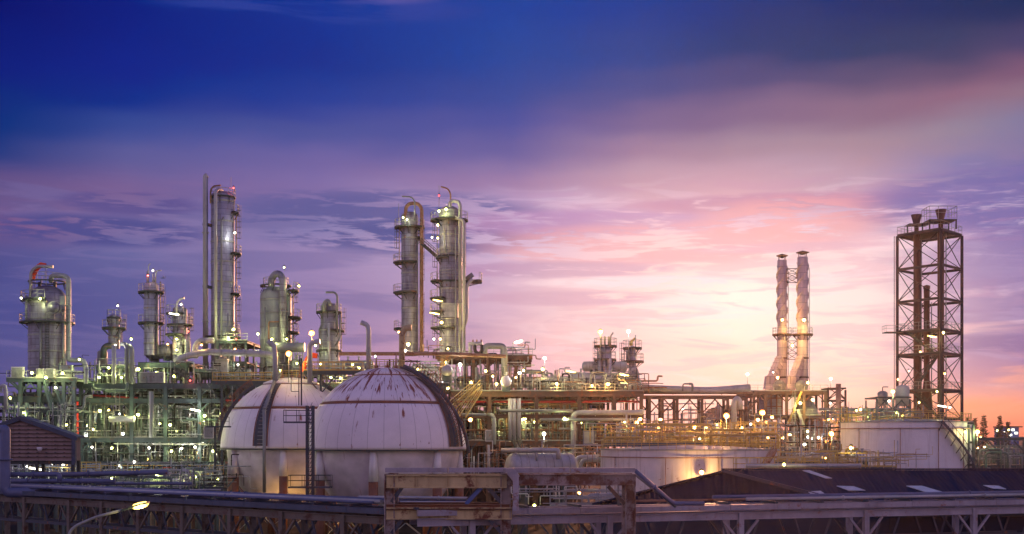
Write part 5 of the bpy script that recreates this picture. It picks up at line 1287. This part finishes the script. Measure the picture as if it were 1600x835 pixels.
# ---- random but plausible pipework inside the structures
random.seed(11)
COLS_L = ['pale pipe','grey pipe','green pipe','pale pipe','painted vessel','green pipe']
COLS_R = ['pale pipe','rusty pipe','grey pipe','stained cladding','rusty pipe','pale pipe']
def fill(x0, x1, py0, py1, Y0, Y1, nv, nh, nb, cols, rmin=.07, rmax=.26, scale=1.0):
    for kind, n in (('v',nv),('h',nh),('b',nb)):
        for i in range(n):
            m = random.choice(cols); r_ = rmin+(rmax-rmin)*random.random()**2; Y = Y0+(Y1-Y0)*random.random(); px = x0+(x1-x0)*random.random()
            st = NPIPE[0] > 285
            zt, zb = at(0,py0,Y0).z-.3, at(0,py1,Y0).z+.1
            if kind == 'v':
                a = zb if random.random() < .7 else zb+(zt-zb)*random.random()*.5; b = zt if random.random() < .75 else a+(zt-a)*(.4+.5*random.random())
                x = at(px,HY,Y).x; pipe([(x,Y,a),(x,Y,b)], r_, m, stuff=st, seg=7)
            elif kind == 'h':
                w = (x1-x0)*(.15+.5*random.random()); z = zb+(zt-zb)*random.random(); pa, pb = at(px,HY,Y).x, at(min(x1,px+w),HY,Y).x
                if pb-pa > 1: pipe([(pa,Y,z),(pb,Y,z)], r_, m, stuff=st, seg=7)
            else:
                z = zb+(zt-zb)*(.25+.7*random.random()); x = at(px,HY,Y).x; l = (1.0+3*random.random())*(1 if random.random() < .5 else -1); hgt = (.4+1.6*random.random())*(1 if random.random() < .4 else -1)
                pp = [(x,Y,zb),(x,Y,z),(x+l,Y,z)]
                if random.random() < .7: pp.append((x+l,Y,max(zb, z+hgt-(0 if hgt > 0 else 1.5))))
                if random.random() < .3: pp.append((x+l+.8,Y+.8,pp[-1][2]))
                pipe(pp, r_, m, stuff=st, seg=7)
fill(125,350,600,621,191,200,6,5,4,COLS_L)
fill(125,350,625,685,191,203,26,8,16,COLS_L)
fill(125,350,688,735,191,203,20,7,10,COLS_L,.07,.2)
fill(705,1000,648,690,196,206,20,7,14,COLS_R)
fill(705,940,692,735,196,206,10,5,8,COLS_R)
fill(705,1000,614,646,196,206,8,6,4,COLS_R)
fill(0,120,625,688,178,190,9,3,9,COLS_L)
fill(20,115,595,620,185,190,5,2,4,COLS_L)
fill(138,345,575,600,194,203,10,4,14,COLS_L,.07,.22)
fill(385,570,560,598,194,206,8,4,12,['pale pipe','grey pipe','stained cladding'],.08,.25)
fill(640,830,560,611,197,207,10,5,14,COLS_R,.08,.28)
fill(830,1000,588,611,197,207,8,5,14,COLS_R,.08,.25)
# a further, dimmer layer kept as one mass per finish
NPIPE[0] += 1000
random.seed(5)
fill(30,350,620,690,204,232,60,24,40,COLS_L,.07,.2)
fill(30,350,690,745,204,226,50,16,24,COLS_L,.07,.2)
fill(704,940,620,735,207,236,50,26,40,COLS_R,.07,.25)
fill(355,420,600,690,193,215,18,6,8,COLS_L); fill(820,1000,590,611,205,215,12,6,20,COLS_R,.07,.2)
fill(945,1215,655,700,172,205,22,14,40,['yellow paint','pale pipe','rusty pipe'],.05,.14)
fill(1010,1175,640,700,210,260,10,10,18,COLS_R,.07,.25)
fill(1180,1320,650,735,205,228,22,14,30,COLS_R,.06,.2)
fill(1320,1420,635,660,180,200,10,6,24,['green pipe','grey pipe','yellow paint'],.05,.16)
fill(130,345,728,770,140,176,24,8,44,['pale pipe','painted vessel','green pipe'],.04,.12)
fill(20,125,722,765,135,150,12,5,26,['pale pipe','painted vessel','green pipe'],.04,.10)
fill(800,960,765,800,115,150,10,6,24,['pale pipe','grey pipe'],.04,.10)
fill(1520,1620,696,735,170,250,16,8,22,['green pipe','grey pipe'],.06,.2)
random.seed(21)
BR = ['pale pipe','green pipe','grey pipe','painted vessel','dark mass','dark mass']
fill(122,350,602,622,189.2,196,30,12,20,BR,.04,.09)
fill(122,350,626,684,189.2,200,70,18,60,BR,.04,.11)
fill(122,350,688,722,189.2,198,60,16,50,BR,.04,.10)
fill(122,350,722,770,150,186,60,16,70,BR,.04,.09)
fill(0,120,625,700,176,188,30,8,30,BR,.04,.11)
fill(14,118,575,592,184.4,190,8,3,14,BR,.05,.14)
fill(0,120,722,765,136,180,30,10,50,BR,.035,.08)
fill(140,345,560,600,190.5,200,30,10,60,BR,.04,.12)
fill(355,430,600,690,190,200,20,8,20,BR,.04,.11)
fill(355,580,558,600,190,205,20,10,50,BR,.04,.12)
fill(600,690,558,600,193,205,12,6,20,BR,.05,.14)
BR2 = ['pale pipe','stained cladding','rusty pipe','dark mass','grey pipe']
fill(640,832,557,612,195.2,205,34,10,70,BR2,.04,.13)
fill(832,1003,586,612,195.2,206,24,12,70,BR2,.04,.13)
fill(706,1003,614,690,195.2,206,60,20,70,BR2,.04,.12)
fill(706,945,692,760,175,200,50,20,60,BR2,.04,.11)
fill(706,1003,650,688,195.3,212,60,22,60,['pale pipe','green pipe','grey pipe','dark mass','rusty pipe'],.05,.2)
fill(832,1003,575,612,195.2,206,10,2,40,BR2,.06,.16)
fill(650,832,535,556,198,208,8,0,24,BR2,.05,.16)
fill(940,1215,650,700,164,200,40,26,90,['yellow paint','pale pipe','yellow paint'],.035,.09)
fill(1010,1180,622,690,205,225,26,10,30,BR2,.05,.16)
fill(1175,1330,652,735,190,226,50,22,60,BR2,.04,.13)
fill(1290,1440,632,660,174,190,30,10,50,['yellow paint','green pipe','grey pipe'],.035,.09)
fill(1215,1420,700,735,128,160,16,10,60,['yellow paint','pale pipe','cream beam'],.035,.09)
fill(1512,1620,692,735,172,230,20,10,40,['green pipe','painted vessel','grey pipe'],.04,.11)
random.seed(55)
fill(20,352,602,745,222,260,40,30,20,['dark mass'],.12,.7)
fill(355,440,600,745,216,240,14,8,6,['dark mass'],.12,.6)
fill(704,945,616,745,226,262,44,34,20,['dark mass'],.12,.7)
for (x0,x1,y0,y1,Y) in ((24,110,650,760,262),(140,230,640,760,264),(262,345,655,760,262),(705,800,645,760,266),(815,890,655,760,268)):  # solid dark boxes added behind to close bright gaps, merged into the pipework
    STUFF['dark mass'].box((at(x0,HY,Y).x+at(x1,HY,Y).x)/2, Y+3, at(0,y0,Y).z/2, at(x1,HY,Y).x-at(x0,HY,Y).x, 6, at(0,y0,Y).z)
for m, g in STUFF.items():
    o = g.build('pipework'); 
    if o: o['label'] = f'dense tangle of small {m} runs deep in the plant'; o['category'] = 'pipework'; o['kind'] = 'stuff'

# ---- pumps, boxes, valves, ladders and stairs in view
zc = at(0,685,190).z+.1; zg = 0
for i, (px, Y, z, lab) in enumerate(((136,193,None,'small green pump on the middle deck behind bright red standpipe'),(222,192,None,'green pump below the close riser pair'),(300,192,None,'green pump on the middle deck left of thick post'),(340,193,None,'green pump on middle deck beside left sphere'))):
    pump((at(px,HY,Y).x, Y, zc), lab)
zr_ = at(0,690,195).z+.1
for px, lab in ((745,'pump on the brown middle deck nearest the rusty sphere'),(852,'pump on the brown middle deck above the lagged drum'),(935,'pump on the brown middle deck nearest the pink tank')): pump((at(px,HY,197).x, 197, zr_), lab, 'rusty pipe')
zt_ = at(0,612,195).z+.1
for px, lab in ((858,'small pump at brown top deck edge between exchangers'),(905,'small pump at brown top deck edge left of fat drum'),(980,'small pump at brown top deck edge before right hazy tower')): pump((at(px,HY,196.5).x, 196.5, zt_), lab, 'pale pipe', .8)
for px, py, Y, lab in ((262,690,150,'valve with red wheel low near the white dome vessel'),(705,640,0,'')):
    if Y: valve(at(px,742,Y), .22, lab)
for px, py, Y, m, lab, s in ((327,676,187.5,'white paint','white control box on the middle deck near left sphere',1.0),(766,681,193.6,'white paint','white control box at the brown middle deck post',1.0),(347,573,193,'painted vessel','pale green cabinet at the tallest column foot',1.3),
        (28,585,184.5,'white paint','white equipment cabinet at the wide column foot, left',1.2),(64,584,184.5,'white paint','white narrow cabinet at the wide column foot, middle',.8),(79,584,184.5,'white paint','white narrow cabinet at the wide column foot, right',.8),
        (920,684,194.2,'blue pipe','blue cabinet on the brown middle deck',1.2),(104,582,186,'painted vessel','pale green cabinet right end of wide column table',1.2),(226,590,191,'white paint','left one of three white cabinets under the drum deck',.9),(238,590,191,'white paint','middle one of three white cabinets under the drum deck',.9),(250,590,191,'white paint','right one of three white cabinets under the drum deck',.9)):
    c = at(px,py,Y); t = thing('cabinet', lab, 'cabinet', (c.x,c.y,c.z-.9*s))
    g = G(m); g.box(c.x,c.y,c.z,1.5*s,.7,1.8*s); g.build('case', t)
    g = G('grey steel'); g.box(c.x,c.y-.375,c.z,1.3*s,.04,1.6*s); g.build('door', t); g = G('black'); g.box(c.x+.4*s,c.y-.41,c.z,.05,.05,.3); g.build('handle', t)
    g = G('dark steel'); g.box(c.x,c.y,c.z-.95*s,1.4*s,.6,.12*s); g.build('plinth', t)
for px, y0, y1, Y, lab in ((184,612,640,188.8,'narrow ladder hung below the top deck left'),(404,700,760,0,''),(918,600,612,0,''),(1290,655,735,226,'narrow ladder right side of the heater table'),(1240,618,735,227,'long caged ladder up the chimney table')):
    if not Y: continue
    a, b = at(px,y1,Y), at(px,y0,Y); t = thing('ladder', lab, 'ladder', tuple(a)); g = G('grey steel'); ladder_geo(g, a.x, Y, a.z, b.z, .6, 'caged' in lab, .05); g.build('rails', t)
st = [((82,640,183),(70,604,183),.8,'steep stair at the left below the wide column table','green steel'),((100,640,184),(86,604,184),.8,'steep stair at the right below the wide column table','green steel'),
      ((88,690,182),(108,628,184),1.0,'bright stair left of the red standpipe','painted vessel'),((806,688,196),(822,722,190),1.0,'','green steel'),
      ((300,598,191),(272,577,191),.8,'short stair from main deck to raised green deck','green steel'),((705,640,176),(745,605,190),1.0,'wide yellow stair bundle above the rusty sphere flank','yellow paint')]
for p, q, w, lab, m in st:
    if lab: stair_thing(at(*p), at(*q), w, lab, m)
stair_thing(at(822,725,188), at(805,690,194), .9, 'steep stair below the brown middle deck above the lagged drum', 'green steel')

# windsocks
def windsock(px, py, Y, label, s=1.0, pole=3.0):
    p = at(px,py,Y); t = thing('windsock', label, 'windsock', (p.x,p.y,p.z-pole))
    g = G('grey steel'); g.tube([(p.x,p.y,p.z-pole),(p.x,p.y,p.z)], .05, 6); g.build('mast', t)
    g = G('orange fabric'); P = [p+Vector((0,-.1,-.05)), p+Vector((-.7*s,-.15,.05*s)), p+Vector((-1.3*s,-.2,-.4*s)), p+Vector((-1.75*s,-.25,-1.3*s)), p+Vector((-1.9*s,-.25,-2.3*s))]
    g.tube(P, [.36*s,.42*s,.40*s,.36*s,.26*s], 12, False); g.build('sock', t)
windsock(72,415,189,'red windsock on top of the wide domed column', 1.0, 4.5)
windsock(496,556,177,'large red windsock on the catwalk between sphere crowns', 1.0, 4.0)

# ---- clutter at ground level left and right: handrails and low racks
for (x0, x1, py, Y, m, lab) in ((118,345,734,170,'yellow paint','long yellow handrailed walkway low in the left plant'),(60,150,732,140,'yellow paint','yellow handrailed walkway under the louvred shed'),(1150,1345,727,128,'yellow paint','yellow handrailed walkway before the pink tank and chimneys'),
        (160,300,752,150,'grey steel','low grey handrailed walkway before the dome vessels'),(1215,1300,714,150,'yellow paint','short yellow walkway between the pink and lavender tanks'),(1300,1400,722,150,'yellow paint','short yellow walkway at the lavender tank foot'),
        (310,350,752,150,'dark steel','small dark walkway at the left sphere legs'),(860,960,782,112,'grey steel','grey walkway seen through the rusty frame')):
    catwalk(x0, x1, py+9, Y, lab, m, legs=(x0+6, (x0+x1)/2, x1-6))
for (x0, x1, py, Y, lab) in ((944,1098,693,165,'yellow pipe-railed walkway atop the pink tank, near side'),(1000,1210,676,190,'raised yellow-railed walkway behind the pink tank')):
    catwalk(x0, x1, py, Y, lab, 'yellow paint', legs=(x0+10,(x0+x1)/2,x1-10) if Y > 180 else ())
for i, (xa, xb, ya, yb, Y) in enumerate(((1004,1112,664,694,172),(1110,1165,672,694,170),(1090,1185,680,700,168),(1165,1216,678,703,166),(945,1004,684,700,168))):
    P_([at(xa,yb,Y), at(xa,ya,Y), at(xb,ya,Y), at(xb,yb,Y)], .16, 'yellow paint', f"{['widest','short tall','low wide','rightmost','leftmost'][i]} yellow goalpost pipe loop above the pink tank", bend=.5)
valve(at(1330,712,140), .25, 'bright valve with red wheel before the lavender tank')
hvessel(at(1345,716,146), 1.6, .55, 'white paint', 'x', 'small white horizontal pot before the lavender tank', name='drum', zfloor=at(0,726,146).z)
P_([at(1165,728,127), at(1345,728,127)], .22, 'pale pipe', 'long pale header before the chimneys above the warehouse')
P_([at(1322,715,141), at(1322,702,141), at(1340,702,141)], .16, 'yellow paint', 'yellow hooked pipe before the lavender tank', bend=.3)
P_([at(1280,640,205), at(1420,641,196)], .25, 'grey pipe', 'grey header leading onto the lavender tank')
frame('tank_top_structure', 'green-lit equipment skid above the lavender tank left of the flare tower', 1368, 1424, 196, 202, [(640,.3,'deck'),(620,.25,'beam')], [1370,1395,1422], cw=.25, back=False, rails=(640,))
vvessel(Vector((at(1379,HY,198).x,198,at(0,640,198).z)), .8, 1.8, 'grey pipe', 'small pot vessel with hooped frame left of flare tower')
vvessel(Vector((at(1410,HY,198).x,198,at(0,640,198).z)), 1.1, 2.6, 'painted vessel', 'green-lit pot vessel nearest the flare tower')
P_([at(1147,676,200), at(1147,628,200), at(1152,622,200), at(1156,628,200), at(1156,640,200)], .45, 'pale pipe', 'pale gooseneck vent before the far hill', bend=.8)
t = frame('pipe_rack_structure', 'low green pipe rack at the far right edge', 1516, 1640, 180, 188, [(684,.4,'beam'),(728,.4,'deck')], [1520,1560,1600,1635], cw=.3, back=False)
frame('pipe_rack_structure', 'narrow green rack column beside the lavender tank stair', 1512, 1522, 172, 178, [(660,.3,'beam'),(690,.3,'beam'),(725,.3,'beam')], [1513,1521], cw=.3, back=False)

# far right building and pine trees
p = at(1576,HY,420); t = thing('control_tower', 'dark blue boxy building with white lights beyond the pines', 'building', (p.x,420,0))
a, b = at(1568,668,420), at(1592,668,420); g = G('blue paint'); g.box((a.x+b.x)/2, 424, a.z/2, b.x-a.x, 8, a.z); g.build('wall', t); g = G('rusty beam'); g.box((a.x+b.x)/2+.4, 424, a.z+.2, b.x-a.x+1.4, 9, .4); g.build('roof', t)
for (px, py) in ((1571,676),(1579,680),(1583,672),(1588,677),(1573,685),(1582,686)): g = G('white glow'); q = at(px,py,419.6); g.box(q.x,419.7,q.z,.9,.3,.6); g.build('window', t)
random.seed(9)
def pine(px, ytop, Y, hw, label, lean=0):
    top = at(px,ytop,Y); base = Vector((top.x,Y,0)); k = Y/F; h = top.z
    t = thing('pine_tree', label, 'tree', tuple(base))
    g = G('bark'); g.tube([base, base+Vector((lean*.5,0,h*.5)), Vector((top.x+lean,Y,h))], [.4,.25,.04], 7); g.build('trunk', t)
    g = G('needles'); rmax = hw*k
    for i in range(26):
        f = i/26; z = h*(.30+.69*f); rr = rmax*(1-f)**1.1*(.6+.7*random.random())+.12
        for j in range(7):
            a = 2*PI*(j/7+random.random()*.15)+i; l = rr*(.75+.55*random.random()); c0 = Vector((top.x+lean*f,Y,z)); u = Vector((math.cos(a),math.sin(a),.35+.3*random.random()))
            for s_ in range(5):
                q = c0+u*l*(s_+1)/5; w = .28+.5*(1-s_/6)*random.random(); v = Vector((random.uniform(-1,1),random.uniform(-1,1),random.uniform(-.6,.9))).normalized()
                n = len(g.v); side = u.cross(v).normalized()*w*.45; g.v += [tuple(q-side), tuple(q+side), tuple(q+u*w+v*w*.5)]; g.face((n,n+1,n+2))
    g.build('crown', t)
for px, yt, hw, lab in ((1537,652,9,'slim pine with a full crown, left of the three tall pines'),(1561,652,8,'slim pine, middle of the three tall far pines'),(1574,662,8,'shorter pine beside the dark blue building'),(1520,660,6,'small pine just right of the lavender tank'),(1525,656,5,'thin pine peeking over the lavender tank stair'),(1512,655,5,'thin pine touching the lavender tank edge')):
    pine(px, yt-4, 380, hw*1.8, lab, random.uniform(-.3,.3))
# low hedge line of distant scrub
g = G('needles'); random.seed(3)
for i in range(9000):
    px = random.uniform(1505,1700); Y = random.uniform(392,408); h = (4.2+2.2*math.sin(px*.13)+1.6*math.sin(px*.41))*random.random(); x = at(px,HY,Y).x; n = len(g.v); w = random.uniform(.2,.7)
    g.v += [(x-w,Y,h),(x+w,Y+random.uniform(-.5,.5),h+random.uniform(-.3,.5)),(x,Y+random.uniform(-.6,.6),h+w*1.2)]; g.face((n,n+1,n+2))
o = g.build('vegetation'); o['kind'] = 'stuff'; o['label'] = 'dark scrub line below the far pines'; o['category'] = 'scrub'

# ================================================================== LAMPS  (px, py, Y, colour, style, power)
LAMPS = [
 (33,466,184,'white','flood',500),(63,467,186,'green','flood',900),(124,562,186,'green','flood',700),(72,590,182,'green','flood',1500),(50,583,183,'green','flood',1200),(98,583,184,'green','flood',900),
 (16,602+20,184,'green','flood',700),(37,645,182,'green','flood',800),(87,606,181,'white','flood',700),(104,664,181,'green','flood',700),
 (180,540,191,'white','flood',700),(205,530,192,'green','flood',700),(184,478,194,'white','flood',250),(239,423,196,'white','flood',400),(231,431,196,'red','flood',200),
 (283,476,192.0,'white','flood',350),(272,491,192.0,'white','tube',350),(276,530,194,'green','flood',700),(276,547,194,'green','flood',700),(262,538,195,'orange','flood',400),(315,539,191,'orange','flood',700),(294,518,194,'red','flood',120),
 (216,577,191.5,'green','flood',1800),(245,583,192,'green','flood',1800),(272,588,192,'green','flood',900),(297,595,190,'red','flood',250),(170,575,191,'green','flood',900),(155,590,190,'green','flood',900),(190,590,190.5,'green','flood',900),
 (367,364,198,'white','flood',900),(365,294,199,'red','flood',200),(365,515,195,'green','flood',1400),(357,528,196,'green','flood',900),(367,546,192,'orange','flood',700),(372,570,192,'white','flood',500),(369,530,193,'red','flood',160),
 (444,418,202,'green','flood',400),(467,447,199,'green','flood',600),(403,522,196,'green','flood',900),(425,530,196,'green','flood',900),(448,530,198,'green','flood',800),
 (487,521,178,'orange','pole',1500),(451,553,174,'orange','pole',1500),(464,568,176,'green','flood',600),(551,570,178,'green','flood',500),(493,540,196,'green','flood',700),
 (623,519,200,'orange','flood',800),(638,538,199,'yellow','flood',2500),(632,548,199,'white','flood',2000),(587,557,178,'white','flood',500),(630,340,201,'green','flood',500),(636,343,201,'white','flood',400),
 (697,327,197,'green','flood',900),(686,330,198,'green','flood',700),(686,306,199,'red','flood',120),(684,352,197,'yellow','flood',900),(684,372,197,'yellow','flood',600),(684,470,196,'yellow','tube',900),(679,490,196,'yellow','tube',700),(690,504,196,'yellow','flood',1500),(688,530,196,'yellow','flood',900),(678,530,190,'white','flood',400),(700,545,192,'yellow','flood',700),(675,371,198,'white','flood',300),
 (719,570,188,'white','pole',1200),(700,607,186,'yellow','flood',1200),(759,580,190,'yellow','flood',800),(806,590,194,'orange','flood',500),(770,588,194,'yellow','flood',500),(776,600,192,'yellow','flood',800),(812,583,192,'white','flood',1400),(736,598,192,'yellow','flood',900),
 (851,560,205,'white','pole',500),(938,519,203,'orange','pole',500),(982,518,205,'white','pole',500),(892,581,196,'yellow','tube',900),(975,586,196,'yellow','tube',900),(848,577,197,'yellow','flood',1200),(870,600,195,'yellow','flood',900),(925,603,195,'orange','flood',800),(950,600,195,'orange','flood',800),
 (735,656,170,'orange','flood',1500),(850,678,186,'white','pole',1500),(882,644+10,192,'green','flood',1200),(893,715,185,'green','flood',900),(818,655,198,'green','flood',1500),(770,655,200,'green','flood',1500),(836,660,200,'green','flood',1500),(745,650,200,'yellow','flood',1200),(908,662,200,'green','flood',1200),
 (995,660,188,'orange','flood',1200),(1000,655,190,'orange','flood',800),(1032,656,192,'orange','flood',900),(1135,650,176,'orange','pole',1500),(1191,645,180,'orange','pole',1200),(1206,652,180,'orange','flood',900),(1173,663,174,'white','flood',500),(1067,640,214,'white','flood',600),(1120,664,190,'white','flood',400),
 (1222,685,222,'yellow','flood',2200),(1234,680,224,'yellow','flood',1500),(1257,695,220,'white','pole',500),(1299,678,190,'orange','pole',1500),(1292,690,205,'orange','flood',1500),(1270,625,226,'yellow','flood',2500),(1250,630,226,'yellow','flood',2000),
 (1222,500,231.5,'orange','flood',2600),(1256,500,229.5,'yellow','flood',3600),(1238,540,229,'orange','flood',1500),(1215,590,227,'orange','flood',1500),(1262,598,227,'orange','flood',1500),(1168,585,215,'pink','pole',300),(1208,582,225,'pink','flood',300),(1298,592,222,'pink','pole',250),(1297,630,210,'white','flood',400),(1299,640,210,'white','flood',400),(1302,655,210,'white','flood',300),
 (1395,612,190,'green','pole',1200),(1389,627,192,'white','flood',700),(1420,580,220,'pink','flood',300),(1456,526,218,'yellow','tube',900),(1474,520,216,'yellow','flood',800),(1464,612,216,'green','flood',700),(1472,635,212,'white','tube',900),(1484,637,210,'white','flood',700),
 (1527,675,172,'green','pole',1500),(1508,675,170,'yellow','flood',350),(1538,698,280,'orange','flood',1500),(1575,698,280,'orange','flood',1500),(1556,700,285,'orange','flood',1200),
 (1096,738,145.6,'orange','flood',1500),
 (192,678,187,'white','flood',1200),(156,642,189,'green','flood',1500),(216,648,189,'green','flood',1500),(261,641,196,'white','flood',1500),(266,664,189,'green','flood',1200),(305,641,189,'white','tube',1500),(346,647,188,'green','flood',1200),(320,650,190,'green','flood',1200),(135,665,196,'green','flood',1200),
 (144,699,189,'white','flood',500),(233,700,189,'white','flood',700),(305,699,189,'white','flood',900),(175,700,189,'green','flood',900),(268,705,189,'green','flood',900),(333,705,189,'green','flood',900),
 (57,733,134,'white','tube',900),(175,748,162,'green','flood',700),(245,742,150,'green','flood',700),(120,745,150,'green','flood',600),(305,745,160,'green','flood',800),(210,722,168,'white','flood',700),
 (446,800,172,'orange','flood',2600),(550,803,160,'orange','flood',2600),(500,790,170,'orange','flood',1500),(646,803,158,'orange','flood',1500),(700,640,0,'','',0),(905,770,140,'orange','flood',500),(935,790,130,'green','flood',500),(835,790,125,'green','flood',400),(655,800,140,'green','flood',500),(1225,726,125,'yellow','flood',400),(1330,700,138,'yellow','flood',500),
]
random.seed(33)
def scatter(n, x0, x1, y0, y1, Y0, Y1, kinds, p0, p1):
    for i in range(n):
        LAMPS.append((round(random.uniform(x0,x1)), round(random.uniform(y0,y1)), round(random.uniform(Y0,Y1)), random.choice(kinds), 'flood', random.uniform(p0,p1)))
scatter(12, 125,345, 632,680, 190,200, ['green','white','green','yellow'], 350,900)
scatter(12, 125,345, 692,730, 189,198, ['green','white','yellow'], 300,700)
scatter(7, 5,118, 725,760, 140,160, ['green','white'], 200,450)
scatter(7, 125,345, 740,765, 150,175, ['green','white'], 250,500)
scatter(6, 358,570, 565,595, 188,194, ['green','yellow','orange'], 300,700)
scatter(7, 710,1000, 625,685, 196,204, ['yellow','green','orange'], 500,1000)
scatter(6, 650,830, 565,605, 192,200, ['yellow','white'], 400,900)
scatter(8, 950,1210, 655,695, 170,198, ['orange','yellow','orange'], 400,900)
scatter(8, 1180,1330, 655,725, 195,222, ['orange','yellow','white'], 500,1200)
scatter(5, 1325,1420, 640,655, 176,184, ['green','yellow'], 300,600)
scatter(6, 1515,1600, 670,725, 180,240, ['green','yellow','orange'], 300,700)
scatter(6, 1400,1500, 540,640, 217,226, ['yellow','orange'], 300,700)
for px, py, Y, kd, sty, pw in LAMPS:
    if not pw: continue
    if kd in ('orange','yellow') and px > 700: pw *= 1.5 if 1190 < px < 1290 else 2.6 if px > 930 and px < 1400 else 1.5
    base = None
    if sty == 'pole': base = at(px, min(py+45, 700 if py > 600 else 612), Y).z
    lamp(px, py, Y, kd, sty, pw, ((.42 if kd == 'orange' else .3) if sty == 'pole' else min(.30, .12+.00009*pw)), base=base)
# curved lamp standard on the raised brown deck
t = thing('lamp_post', 'post lamp with long glowing tube head above raised brown deck', 'lamp post', tuple(at(801,556,198)))
g = G('grey steel'); g.tube([at(801,556,198), at(801,537,198), at(804,535,198)], .07, 6, True, .2); g.build('pole', t)
g = G('pink glow'); g.tube([at(803,536,198), at(806,535.5,198), at(814,533.5,198), at(817,532.5,198)], [.1,.24,.24,.1], 8); g.build('tube', t)
lamp_light(t, 'pink', 500, at(810,537,197.4)-t.location)

# ================================================================== HAZE ADDED TO IMITATE LENS FLARE
g = G('grey steel'); g.box(0, 695, 29.5, 2200, 1600, 61); o = g.build('haze'); tag(o, kind='stuff'); o['label'] = 'warm dusk haze filling the air'; o['category'] = 'haze'
hm = bpy.data.materials.new('haze'); hm.use_nodes = True; hm.node_tree.nodes.clear(); ho = hm.node_tree.nodes.new('ShaderNodeOutputMaterial'); hv = hm.node_tree.nodes.new('ShaderNodeVolumePrincipled')
hv.inputs['Density'].default_value = LENS_HAZE_D; hv.inputs['Color'].default_value = (0.95,0.82,0.85,1); hv.inputs['Anisotropy'].default_value = 0.82
hm.node_tree.links.new(hv.outputs[0], ho.inputs['Volume']); o.data.materials.clear(); o.data.materials.append(hm)

finish_labels()
print('PIPES', NPIPE[0], 'THINGS', len(THINGS), 'OBJ', len(bpy.data.objects))
